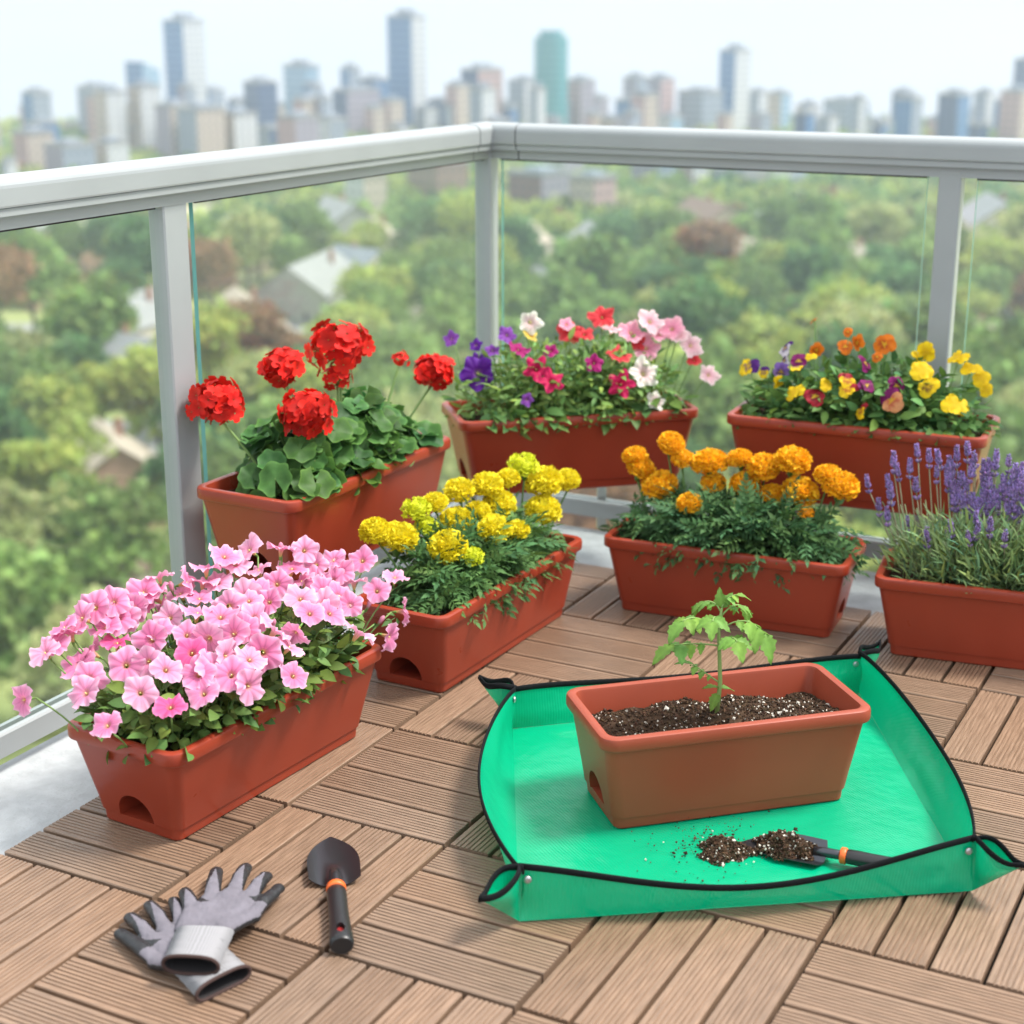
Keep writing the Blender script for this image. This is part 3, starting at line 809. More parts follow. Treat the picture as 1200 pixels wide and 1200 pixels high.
def geran():
    p=Plant('geran','geranium_plant','red geranium plant with five large flower balls and scalloped leaves','flower plant',.268,.122,.165,0.0)
    r=p.rng; fb=MB(); sb=MB()
    for v in range(5):
        tm=geranium_leaf(r); P,D=p.shell(74,.45,1.02,.0)
        n=len(P); nr=D*.9+np.array([0,0,.6])+norm(p.cam)*.35+r.normal(size=(n,3))*.38
        d=np.cross(nr,r.normal(size=(n,3)))
        F=frames(d,nr)*r.uniform(.023,.038,(n,1,1))
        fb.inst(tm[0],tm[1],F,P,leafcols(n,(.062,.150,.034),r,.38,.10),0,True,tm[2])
        for q in P[::2]: stalk(sb,(q[0]*.8,q[1]*.3,0),q,.0022,(.15,.25,.07))
    # leaves over the front rim
    for v in range(3):
        tm=geranium_leaf(r); n=6
        P=np.c_[r.uniform(-.24,.24,n),-r.uniform(.085,.118,n),r.uniform(.03,.05,n)]
        nr=np.tile([0,-.5,.85],(n,1))+r.normal(size=(n,3))*.25; d=np.tile([0.,-1.,-.3],(n,1))+r.normal(size=(n,3))*.4
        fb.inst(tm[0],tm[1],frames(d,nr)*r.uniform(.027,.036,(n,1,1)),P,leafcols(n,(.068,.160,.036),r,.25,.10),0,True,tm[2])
    p.part('foliage',fb,M['leaf'])
    U=[umbel('red_geranium_head',s,q) for s,q in ((1,46),(2,40),(3,36),(5,44))]; Us=umbel('small_red_geranium_head',4,16)
    for i,(x,y,rad,sm) in enumerate([(252,473,33,0),(331,433,29,0),(397,407,35,0),(395,443,20,1),(360,488,34,0),(509,438,26,0),(469,421,11,1)]):
        P=p.local(x,y,1.12); R=rad*np.linalg.norm(P-p.cam)/CF
        f=norm(np.array([0,0,.8])+.55*norm(p.cam-P)+.3*p.normal(P)+r.normal(size=3)*.12)
        p.head('flower_head',Us if sm else U[i%4],P,f,R*1.02,label='half-open flower head' if sm else None)
        stalk(sb,(P[0]*.72,P[1]*.3,.02),P-f*R*.5,.0028,(.20,.32,.10),bow=.1)
    p.part('stems',sb,M['stem'])
geran()

# ---------- pansies
def pansy_mesh(name,up,lo,blotch,seed,eye=(.75,.50,.02),bl=.36):
    r=np.random.RandomState(seed); mb=MB()
    def petal(ang,ln,wd,zoff,c,bb,tilt):
        V=[];C=[];n=7
        for i in range(6):
            t=i/5
            for k in range(n):
                u=(k-3)/3; w=wd*(.12+.88*math.sin(PI*min(1,(.10+.62*t)))**.8)*(1 if t<.99 else .97)
                x=ln*(t-.16*u*u*t); y=u*w
                z=zoff+tilt*t*t+.08*math.sin(4*u+seed+5*t)*t+.06*math.sin(9*u+ang)*t**3
                V.append((x*math.cos(ang)-y*math.sin(ang),x*math.sin(ang)+y*math.cos(ang),z))
                cc=np.array(c)*r.uniform(.93,1.07)*(.78+.22*min(1,t*1.3))  # darker towards the centre: vein colour with painted-in shading
                if bb is not None and t<bl*(.75+.45*abs(math.sin(6*u+seed))): cc=cc*.25+np.array(bb)*.75
                if t<.08: cc=np.array(eye)
                C.append(cc)
        mb.add(V,grid_faces(n,6),0,np.array(C))
    petal(math.radians(36),1.0,.54,-.12,up,None,-.24); petal(math.radians(-36),1.0,.54,-.06,up,None,-.24)
    petal(math.radians(104),.90,.42,.02,lo,blotch,.06); petal(math.radians(-104),.90,.42,.04,lo,blotch,.06)
    petal(PI,1.0,.60,.08,lo,blotch,-.16)
    tube(mb,[(0,0,-.35),(0,0,0)],[.12,.1],5,1,(.10,.22,.05))
    return mb.mesh(name,[M['petal'],M['stem']])
def pansy():
    p=Plant('pansy','pansy_plant','pansy plant with yellow, purple, orange and maroon faces on dark leaves','flower plant',.285,.120,.155,0.0)
    r=p.rng; fb=MB(); tm=ovate(5,.50,.15,.2)
    P,D=p.shell(1900,.3,1.0,-.004); scatter_leaves(fb,P,D,tm,r.uniform(.024,.044,len(P)),leafcols(len(P),(.105,.215,.055),r,.38,.12),r,.5,.55)
    n=110; P=np.c_[r.uniform(-.25,.25,n),-r.uniform(.075,.105,n),r.uniform(.012,.035,n)]; D=np.c_[r.normal(size=n)*.5,-np.ones(n),-.2*np.ones(n)]
    scatter_leaves(fb,P,D,tm,r.uniform(.026,.040,n),leafcols(n,(.06,.14,.036),r,.3),r,.75,.3)
    p.part('foliage',fb,M['leaf'])
    V_=(.075,.012,.16); Y_=(.84,.58,.012); O_=(.74,.19,.012); Mg=(.22,.012,.12); W_=(.72,.66,.72); B_=(.10,.02,.02); Rd=(.36,.015,.03); Pe=(.80,.36,.16)
    K={'vy':(V_,Y_,V_,'dark purple and yellow face'),'vw':(V_,W_,V_,'purple and white face'),'y':(Y_,Y_,None,'plain yellow face'),'yb':(Y_,Y_,B_,'yellow face with dark blotch'),'o':(O_,O_,(.40,.05,.01),'orange face'),'m':(Mg,Mg,(.10,.01,.05),'magenta face'),
       'ry':(Rd,Y_,Rd,'maroon and yellow face'),'r':(Rd,Rd,(.1,.01,.01),'maroon face'),'pe':(Mg,Pe,(.55,.10,.06),'peach face with maroon top'),'l':((.22,.12,.42),(.30,.20,.50),V_,'lilac face')}
    ms={k:pansy_mesh('pansy_'+k,v[0],v[1],v[2],40+i) for i,(k,v) in enumerate(K.items())}
    Z=[(460,188,'vy',1.25),(562,138,'vw',1.0),(545,192,'l',1.0),(530,222,'y',.8),(626,163,'y',.7),(585,257,'y',1.15),(592,172,'m',1.0),(583,195,'vy',.9),(637,65,'o',.5),(725,92,'o',.55),(757,118,'o',.95),(825,125,'o',1.2),(715,133,'o',.9),(640,135,'o',.8),
       (762,178,'m',1.05),(718,224,'ry',1.0),(770,240,'m',.9),(850,235,'m',1.0),(632,268,'r',1.15),(728,250,'ry',1.1),(768,305,'ry',.95),(845,275,'pe',1.35),(905,160,'y',.8),(938,142,'y',1.1),(922,198,'y',1.3),(945,242,'yb',1.2),(1013,292,'y',1.45),(1025,165,'y',1.2),(1058,195,'y',1.15),(1085,218,'y',1.0),(1095,246,'y',.8),(660,235,'y',.8),(560,170,'vw',.9),(500,200,'vy',.7),(805,160,'o',.6)]
    sb=MB()
    for a,b,k,sz in Z:
        P=p.local(680+a/2.3077,350+b/2.3077,1.06); n=p.normal(P)
        f=toward(p,P,n,.60,.30,.10,.38); P=P+f*.008
        p.head('bloom',ms[k],P,f,.0215*sz,roll=r.normal()*.75,label=K[k][3])
        stalk(sb,(P[0]*.88,P[1]*.5,0),P-f*.006,.0012,(.14,.26,.06))
    p.part('stems',sb,M['stem'])
pansy()

# ---------- lavender
def spike(name,seed):
    r=np.random.RandomState(seed); mb=MB()
    tv,tf=[],[]
    # a small bud: short tapered ellipsoid
    for i in range(4):
        t=i/3; q=.24*math.sin(PI*(.15+.75*t))
        for k in range(5):
            a=2*PI*k/5; tv.append((t,q*math.cos(a),q*math.sin(a)))
    tf=grid_faces(5,4,True)+[(15,16,17,18,19)]
    P=[];D=[];s=[]
    nw=r.randint(6,9)
    for w in range(nw):
        z=w/nw*1.0-(.22 if w==0 else 0); nb=9 if w<nw-2 else 6
        for k in range(nb):
            a=2*PI*(k+.5*(w%2))/nb+r.normal()*.2
            P.append((.045*math.cos(a),.045*math.sin(a),z+r.normal()*.02)); D.append((math.cos(a),math.sin(a),1.2+.5*w/nw)); s.append(r.uniform(.20,.31)*(1-.35*w/nw))
    P=np.array(P);D=np.array(D)
    c=np.array([.31,.215,.46])*r.uniform(.55,1.35,(len(P),1))*(1+r.normal(size=(len(P),3))*.08)
    mb.inst(np.array(tv),tf,frames(D,r.normal(size=D.shape))*np.array(s)[:,None,None],P,np.clip(c,.01,1),0)
    tube(mb,[(0,0,-.3),(0,0,.9)],.03,4,1,(.20,.24,.14))
    return mb.mesh(name,[M['petal_dense'],M['stem']])
def lav():
    p=Plant('lav','lavender_plant','bushy lavender plant with purple flower spikes and grey-green leaves','flower plant',.30,.115,.150,0.0)
    r=p.rng; fb=MB(); sb=MB()
    tv=np.array([(0,-.04,0),(0,.04,0),(.5,-.055,.06),(.5,.055,.06),(1,0,-.03)]); tf=[(0,1,3,2),(2,3,4)]
    P,D=p.shell(5200,.15,.98,.0)
    D=D*.45+np.array([0,0,.75]); 
    scatter_leaves(fb,P,D,(tv,tf),r.uniform(.026,.055,len(P)),leafcols(len(P),(.200,.300,.120),r,.42,.12),r,.1,.42)
    p.part('foliage',fb,M['leaf_matt'])
    for i in range(170):
        x=r.uniform(-.28,.28); a=np.array([x*.8,r.uniform(-.06,.06),0]); b=np.array([x+r.normal()*.02,r.uniform(-.09,.09),r.uniform(.08,.15)]); stalk(sb,a,b,.0011,(.16,.21,.10),seg=4)
    SP=[spike('lavender_spike',s) for s in (1,2,3,4)]
    Z=[(148,245),(200,355),(245,250),(270,150),(290,190),(375,270),(380,100),(435,128),(425,502),(470,200),(480,135),(530,160),(565,122),(615,100),(540,455),(620,500),(545,270),(580,300),(610,260),(640,170),(690,180),(710,250),(655,360),(720,320),(750,130),(808,150),(785,240),(865,190),(850,270),(790,500),(345,175),(240,400),(560,330),(600,320),(640,330),(690,290),(680,350),(700,380),(655,420),(660,470),(720,455),(760,350),(745,160),(820,290),(840,310),(650,130),(590,235),(525,215),(870,330),(340,430),(255,300),(715,165)]
    Z+=[(900+r.uniform(0,420),r.uniform(130,480)) for _ in range(26)]+[(r.uniform(520,900),r.uniform(190,400)) for _ in range(34)]
    for i,(a,b) in enumerate(Z):
        X,Y=980+a/4,500+b/4
        P=p.local(X,Y+6,1.0)
        # spikes above the crown stand on long stalks within the box
        y=np.clip(P[1],-.10,.10); P=np.array([P[0],P[1],max(P[2],.06)])
        f=norm(np.array([P[0]*.6+r.normal()*.10,P[1]*.8+r.normal()*.10,1.0]))
        p.head('flower_spike',SP[i%4],P-f*.012,f,r.uniform(.029,.042))
        base=np.array([np.clip(P[0]*.85,-.24,.24),np.clip(P[1]*.4,-.06,.06),0.02])
        tube(sb,bez(base,(base+P)/2*np.array([1,1,1.0]),P-f*.014,5),.0013,4,0,(.27,.25,.15))
    p.part('stems',sb,M['stem'])
lav()

# ---------- tomato seedling
def tomato():
    p=planters['tomato']
    base=np.array([p['x'],p['y'],p['z']+p['zs']+.018])
    t=thing('tomato_seedling','young green tomato seedling standing in the open planter on the mat','seedling',base,0)
    # plane through the stem facing the picture
    fh=norm([FW[0],FW[1],0]); b0=np.array([*(ray(843,830)),])
    def at(px,py,off=0.0):
        d=ray(px,py); pl=base+fh*off
        return CAM+d*(((pl-CAM)@fh)/(d@fh))-base
    sb=MB(); g=(.24,.36,.11)
    tube(sb,[np.array([0,0,-.012]),at(844,800),at(843,765),at(842,735),at(846,712)],[.0042,.0038,.0034,.0028,.0020],8,0,g)
    lb=MB()
    def leaflet_pts(r):
        # lobed outline, folded along the midrib
        out=[]; prof=[(0,.03),(.12,.20),(.22,.34),(.30,.27),(.42,.40),(.52,.28),(.64,.30),(.72,.17),(.84,.15),(1.0,.0)]
        V=[];
        for x,w in prof:
            for k in (-1,-.5,0,.5,1): V.append((x,k*w*.9,-.35*x*x+.16*w*abs(k)+.03*math.sin(9*x+4*k)))
        return np.array(V),grid_faces(5,len(prof)),np.array([(1.25,)*3 if k==0 else (1,)*3 for _ in prof for k in (-1,-.5,0,.5,1)])
    r=np.random.RandomState(3); tmpl=leaflet_pts(r)
    def leaf(P,d,size,nrm):
        d=norm(d); F=frames(np.array([d]),np.array([nrm],float))*size
        lb.inst(tmpl[0],tmpl[1],F,np.array([P]),leafcols(1,(.165,.315,.055),r,.18,.08),0,True,tmpl[2])
    def compound(start,mid,tip,size,nrm=(0,0,1)):
        pts=bez(start,mid,tip,9); tube(sb,pts,np.linspace(.0017,.0009,9),5,0,g)
        T=norm(pts[-1]-pts[-2]); leaf(pts[-1],T+np.array([0,0,-.35]),size,nrm)
        for i,k in ((3,.45),(5,.75),(7,.8)):
            T=norm(pts[i+1]-pts[i]); sd=norm(np.cross(T,[0,0,1.0]))
            for sg in (-1,1): leaf(pts[i],sd*sg+T*.5+np.array([0,0,-.30]),size*k*r.uniform(.8,1.1),nrm)
    # leaves as seen: two low first leaves, then compound leaves
    compound(at(843,800),at(828,790),at(812,778),0.0290)
    leaf(at(843,806),at(818,798,-.01)-at(843,806),0.0290,(0,0,1)); leaf(at(843,806),at(866,803,.01)-at(843,806),0.0275,(0,0,1)); leaf(at(842,812),at(832,828,-.015)-at(842,812),0.0319,(0,-.4,1))
    compound(at(843,757),at(815,752),at(790,756,-.02),0.0464,(0,-.2,1))
    compound(at(842,742),at(818,715),at(800,728,-.03),0.0435,(0,-.2,1))
    compound(at(844,738),at(875,715),at(893,742,-.02),0.0522,(0,-.2,1))
    compound(at(843,752),at(858,742),at(864,752,-.05),0.0406,(0,-.5,1))
    compound(at(845,722),at(862,702),at(872,712,0.0290),0.0348)
    compound(at(845,718),at(838,700),at(822,706,0.0290),0.0348)
    compound(at(846,712),at(850,700),at(862,697,.0),0.0261)
    compound(at(844,735),at(838,715),at(835,728,-.06),0.0377,(0,-.5,1))
    leaf(at(846,712),at(842,694)-at(846,712)+np.array([0,0,.0]),0.0319,(0,-1,.6)); leaf(at(846,712),at(858,690)-at(846,712),0.0290,(0,-1,.6))
    sb.build('stem',M['stem'],t); lb.build('leaves',M['leaf'],t)
tomato()
# ------------------------------------------------------------------ potting mat
def potting_mat():
    cs=[np.array([*q,.002]) for q in ((.516,.190),(1.079,.582),(.716,1.241),(.196,.784))]     # front, right, back, left
    ctr=sum(cs)/4
    t=thing('potting_mat','green waterproof potting mat with black bound edges and snapped up corners','mat',ctr)
    sh=MB(); bind=MB()
    n=46
    U,V=np.meshgrid(np.linspace(0,1,n),np.linspace(0,1,n))
    P=((1-U)*(1-V))[...,None]*cs[0]+(U*(1-V))[...,None]*cs[1]+(U*V)[...,None]*cs[2]+((1-U)*V)[...,None]*cs[3]
    edge=np.minimum(np.minimum(U,1-U),np.minimum(V,1-V))
    amp=np.clip(edge*9,0,1)
    # flat under the planter, gently rumpled elsewhere
    pc=np.array([planters['tomato']['x'],planters['tomato']['y']]); dd=np.hypot(P[...,0]-pc[0],P[...,1]-pc[1])
    ru=np.clip((dd-.16)/.18,0,1)
    w=.0032*(1+smooth_noise(P[...,0],P[...,1],3,11))+.0022*(1+smooth_noise(P[...,0],P[...,1],8,26))
    P[...,2]=.0025+amp*(.0025*(1-ru)+ru*w)
    sh.add(P.reshape(-1,3)-ctr,grid_faces(n,n),0)
    #        bulge outwards, height at ends, sag at the middle
    sides=[(.026,.086,.040),(.050,.086,.026),(.030,.080,.022),(.060,.080,.010)]
    snaps=[]
    for i in range(4):
        a,b=cs[i],cs[(i+1)%4]; d=norm(b-a); o=np.array([d[1],-d[0],0])
        bo,h,sag=sides[i]; m,k=41,9
        rows=[]
        for v in np.linspace(0,1,k):
            for u in np.linspace(0,1,m):
                e=math.sin(PI*u)**.8; base=a+(b-a)*u
                hh=h-sag*math.sin(PI*u)**1.5
                q=base+o*bo*e*(v**.75)+o*(.005*math.sin(PI*v)*smooth_noise(u*2.0,v,20+i,3.0))
                # the folded ends lean in a little
                q=q-o*.006*(1-e)*v+np.array([0,0,.0008+hh*v])
                rows.append(q-ctr)
        sh.add(rows,grid_faces(m,k),0)
        rim=rows[-m:]
        tube(bind,rim,.0056,8,0,flat=.42)
    tipd=[(.086,.074),(.076,.070),(.085,.082),(.080,.082)]
    for i in range(4):
        c=cs[i]-ctr; din=norm(cs[(i+1)%4]-cs[i]); dpr=norm(cs[i-1]-cs[i])
        dg=norm(-(din+dpr)); sd=np.array([-dg[1],dg[0],0])
        h=sides[i][1]; ln,hh=tipd[i]
        tip=c+dg*ln+np.array([0,0,hh]); snap=c+np.array([0,0,h])
        m,k=13,7; rims=[]
        for sg in (-1,1):
            # this sheet meets the wall on its own side
            on=np.array([din[1],-din[0],0]) if np.dot(sd*sg,din)>0 else np.array([-dpr[1],dpr[0],0])
            rows=[]
            for v in np.linspace(0,1,k):
                for s in np.linspace(0,1,m):
                    bot=c+(tip-c)*s
                    wv=.019*math.sin(PI*s**.75)**1.2
                    top=snap+(tip-snap)*s+np.array([0,0,.016*math.sin(PI*min(1,s*1.25))*(1-s)*1.2-.010*math.sin(PI*s)])+sd*sg*wv-on*.006*(1-s)
                    q=bot*(1-v)+top*v+sd*sg*.006*math.sin(PI*v)*math.sin(PI*s)
                    rows.append(q+np.array([0,0,.0008]))
            sh.add(rows,grid_faces(m,k),0)
            rims.append(rows[-m:])
        loop=rims[0]+rims[1][::-1][1:]
        tube(bind,loop,.0056,8,0,flat=.42)
        snaps.append((c+np.array([0,0,h*.80]),din,dpr))
    sh.build('sheet',M['tarp'],t); bind.build('edge_binding',M['blackbind'],t)
    for i,(q,din,dpr) in enumerate(snaps):
        # outside of the front wall for the near corners, beside the pinch for the far ones
        along={0:din,1:dpr,2:din,3:din}[i]
        nrm={0:np.array([din[1],-din[0],0]),1:np.array([-dpr[1],dpr[0],0]),2:-np.array([din[1],-din[0],0]),3:-np.array([din[1],-din[0],0])}[i]
        p0=q+along*.012+nrm*(.0015)
        sb=MB()
        pr=[(0,.0058),(.0018,.0058),(.0030,.0046),(.0036,.0028),(.0036,.0012)]
        fr=np.stack([np.cross([0,0,1.0],nrm),np.array([0,0,1.0]),nrm],-1)
        v=[fr@np.array([r_*math.cos(a),r_*math.sin(a),z])+p0 for z,r_ in pr for a in np.linspace(0,2*PI,14,endpoint=False)]
        sb.add(v,grid_faces(14,5,True)+[tuple(range(56,70))],0)
        sb.build('snap_button',M['steel'],t)
potting_mat()

def chip_heap(mb,c,rx,ry,h,ang,n,zfun=None,r=rng,white=.07):
    ca,sa=math.cos(ang),math.sin(ang)
    q=np.sqrt(r.rand(n)); a=r.uniform(0,2*PI,n)
    wob=1+.22*np.sin(3*a+1)+.12*np.sin(7*a)
    X=q*np.cos(a)*rx*wob; Y=q*np.sin(a)*ry*wob
    Z=h*np.clip(1-q**1.6,0,1)*(1+.2*np.sin(9*X/rx)*np.cos(7*Y/ry))
    Z=Z*r.uniform(.55,1.0,n)**.4
    pos=np.c_[c[0]+X*ca-Y*sa,c[1]+X*sa+Y*ca,c[2]+Z]
    chips(mb,pos,r.uniform(.0010,.0036,n),soil_cols(n,white,r),1,r)
def heap(mb,c,rx,ry,h,ang):
    n,m=28,9; V=[]
    ca,sa=math.cos(ang),math.sin(ang)
    for i in range(m):
        q=i/(m-1)
        for k in range(n):
            a=2*PI*k/n; w=(1+.22*math.sin(3*a+1)+.12*math.sin(7*a))*.93
            X,Y=q*math.cos(a)*rx*w,q*math.sin(a)*ry*w
            V.append((c[0]+X*ca-Y*sa,c[1]+X*sa+Y*ca,c[2]+h*.92*(1-q**1.6)+.002*smooth_noise(X,Y,4,160)*(1-q)))
    mb.add(V,grid_faces(n,m,True),0)
pc=atz(849,1000,.006)
hp=MB(); c0=np.array([0,0,.0015]); heap(hp,c0,.034,.031,.023,.2); chip_heap(hp,c0,.041,.037,.023,.2,1400)
o=hp.build('soil_pile',[M['soil'],M['chip']],None,(pc[0],pc[1],.0062))
tag(o,'small heap of dark potting soil with white grains lying on the green mat','soil heap')
cr=MB(); n=230
q=np.abs(rng.normal(size=n))*.055+.035; a=rng.uniform(PI*.45,PI*1.25,n)
k=rng.rand(n)<.3; a[k]=rng.uniform(0,2*PI,k.sum())
chips(cr,np.c_[q*np.cos(a),q*np.sin(a),.003+0*q],rng.uniform(.0006,.0022,n)*(1+2*(rng.rand(n)<.04)),soil_cols(n,.03),1)
o=cr.build('soil_crumbs',[M['soil'],M['chip']],None,(pc[0],pc[1],.0075)); tag(o,'loose soil crumbs scattered on the green mat','soil',kind='stuff')

# ------------------------------------------------------------------ trowels
def trowel(label,loc,rot,blade_lift=0.0,dirt=False):
    """local: tip at x=0, handle end at x=.345, z up"""
    t=thing('garden_trowel',label,'trowel',loc,0)
    t.rotation_euler=rot
    bl=MB(); nu,nv=26,15; Wd=.0405
    def half(s):   # s 0 tip .. 1 shoulder
        if s<.72: return Wd*(1-(1-s/.72)**2.0)**.80
        return Wd*(1-.03*(s-.72)/.28)
    LB=.152
    V=[]
    for i in range(nu):
        s=(i/(nu-1)); x=LB*s
        w=max(half(s),.0012)
        for k in range(nv):
            u=(k-(nv-1)/2)/((nv-1)/2)
            z=.0015+.013*abs(u)**2.2*(w/Wd)**2
            # socket ridge rising towards the neck
            rid=max(0,(s-.58)/.42)
            z+= (.017*rid**1.2)*math.exp(-(u*w/.0095)**2)
            V.append((x+ (.012*(1-abs(u))**1 if i==nu-1 else 0),u*w,z))
    top=np.array(V); n_=len(V); bot=top-np.array([0,0,.0014])
    f=grid_faces(nv,nu,flip=True)
    bl.add(top,[q for q in f],0); bl.add(bot,[q[::-1] for q in f],0)
    per=[k for k in range(nv)]+[i*nv+nv-1 for i in range(1,nu)]+[(nu-1)*nv+k for k in range(nv-2,-1,-1)]+[i*nv for i in range(nu-2,0,-1)]
    bl.add(np.concatenate([top,bot]),[(per[i],per[(i+1)%len(per)],per[(i+1)%len(per)]+n_,per[i]+n_) for i in range(len(per))],0,smooth=False)
    tube(bl,[(.138,0,.0135),(.155,0,.0150),(.175,0,.0155),(.196,0,.0155)],[.0085,.0090,.0088,.0086],14,0)
    bl.build('blade',M['trowel'],t)
    cb=MB(); tube(cb,[(.186,0,.0155),(.1875,0,.0155),(.196,0,.0155),(.1975,0,.0155)],[.0135,.0150,.0150,.0135],20,0); cb.build('collar',M['orange'],t)
    hb=MB()
    xs=[.1970,.200,.215,.24,.27,.30,.325,.342,.348,.350]; rs=[.0125,.0138,.0142,.0138,.0140,.0150,.0162,.0168,.0160,.0140]
    V=[];n=20
    for x,r_ in zip(xs,rs):
        for k in range(n):
            a=2*PI*k/n; V.append((x,r_*math.cos(a)*1.06,.0158+r_*math.sin(a)*.90))
    f=grid_faces(n,len(xs),True,flip=True)+[tuple(range(n)),tuple(range((len(xs)-1)*n,len(xs)*n))[::-1]]
    hb.add(V,f,0); me=hb.mesh('trowel_handle',M['trowelh'])
    bm=bmesh.new(); bm.from_mesh(me); bmesh.ops.recalc_face_normals(bm,faces=bm.faces); bm.to_mesh(me); bm.free()
    a=bpy.data.objects.new('tmp_h',me); COL.objects.link(a)
    cm=MB(); pr=[( .3225+.0125*math.cos(q),.0062*math.sin(q)) for q in np.linspace(0,2*PI,20,endpoint=False)]
    v=[(x,y,z) for z in (.022,.05) for x,y in pr]
    cm.add(v,[(i,(i+1)%20,20+(i+1)%20,20+i) for i in range(20)]+[tuple(range(20))[::-1],tuple(range(20,40))],0,smooth=False)
    c=bpy.data.objects.new('tmp_c',cm.mesh('tmp_c',M['trowelh'])); COL.objects.link(c)
    md=a.modifiers.new('cut','BOOLEAN'); md.object=c; md.solver='EXACT'
    dg=bpy.context.evaluated_depsgraph_get(); res=bpy.data.meshes.new_from_object(a.evaluated_get(dg))
    bpy.data.objects.remove(a); bpy.data.objects.remove(c)
    for p_ in res.polygons: p_.use_smooth=True
    bm=bmesh.new(); bm.from_mesh(res)
    for e in bm.edges:
        if len(e.link_faces)==2 and e.calc_face_angle(0)>math.radians(40): e.smooth=False
    bm.to_mesh(res); bm.free()
    h=link('handle',res,t)
    rb=MB(); v=[(.3225+.0120*math.cos(q),.0058*math.sin(q),.0226) for q in np.linspace(0,2*PI,20,endpoint=False)]
    rb.add(v,[tuple(range(20))],0,smooth=False); rb.build('hang_hole',M['redp'],h)
    return t
# first trowel lies on the deck, blade away from the viewer
tp=atz(387,974,.012); te=atz(401,1112,.016)
ang=math.atan2(te[1]-tp[1],te[0]-tp[0])
tl=np.linalg.norm((te-tp)[:2]); print('trowel length',tl)
trowel('black hand trowel with orange collar lying on the deck tiles beside the gloves',(tp[0],tp[1],.0006),(0,0,ang))
# second trowel lies in the mat with soil on its blade
t2=atz(868,984,.014); e2=atz(1006,1002,.030); a2=math.atan2(e2[1]-t2[1],e2[0]-t2[0]); print('trowel2',np.linalg.norm((e2-t2)[:2]))
T2=trowel('black hand trowel heaped with potting soil lying inside the green mat',(t2[0],t2[1],.0085),(math.radians(8),math.radians(-1.0),a2))
T2.scale=(.86,.86,.86)
hb=MB(); heap(hb,np.array([0,0,0]),.052,.026,.030,0); chip_heap(hb,np.array([0,0,0]),.056,.030,.030,0,1400)
hc=np.array([t2[0],t2[1],0])+.074*np.array([math.cos(a2),math.sin(a2),0])
o=hb.build('soil_scoop',[M['soil'],M['chip']],None,(hc[0],hc[1],.0125),a2); tag(o,'mound of dark potting soil carried on the blade of the trowel in the mat','soil heap')

# ------------------------------------------------------------------ gloves
def capsule(mb,pts,rads,flat=.62):
    P=[np.asarray(p,float) for p in pts]
    # rounded ends
    d0=norm(P[0]-P[1]); d1=norm(P[-1]-P[-2]); r0,r1=rads[0],rads[-1]
    Q=[P[0]+d0*r0*.98,P[0]+d0*r0*.80,P[0]+d0*r0*.45]+P+[P[-1]+d1*r1*.45,P[-1]+d1*r1*.80,P[-1]+d1*r1*.98]
    R=[r0*.16,r0*.6,r0*.9]+list(rads)+[r1*.9,r1*.6,r1*.16]
    Q=np.array(Q); m=len(Q); n=14; V=[]
    for i in range(m):
        T=norm(Q[min(i+1,m-1)]-Q[max(i-1,0)]); s=norm(np.cross(T,[0,0,1.0])); u=np.cross(s,T)
        for k in range(n):
            a=2*PI*k/n; V.append(Q[i]+R[i]*(math.cos(a)*s+math.sin(a)*u*flat))
    mb.add(V,grid_faces(n,m,True)+[tuple(range(n))[::-1],tuple(range((m-1)*n,m*n))],0)
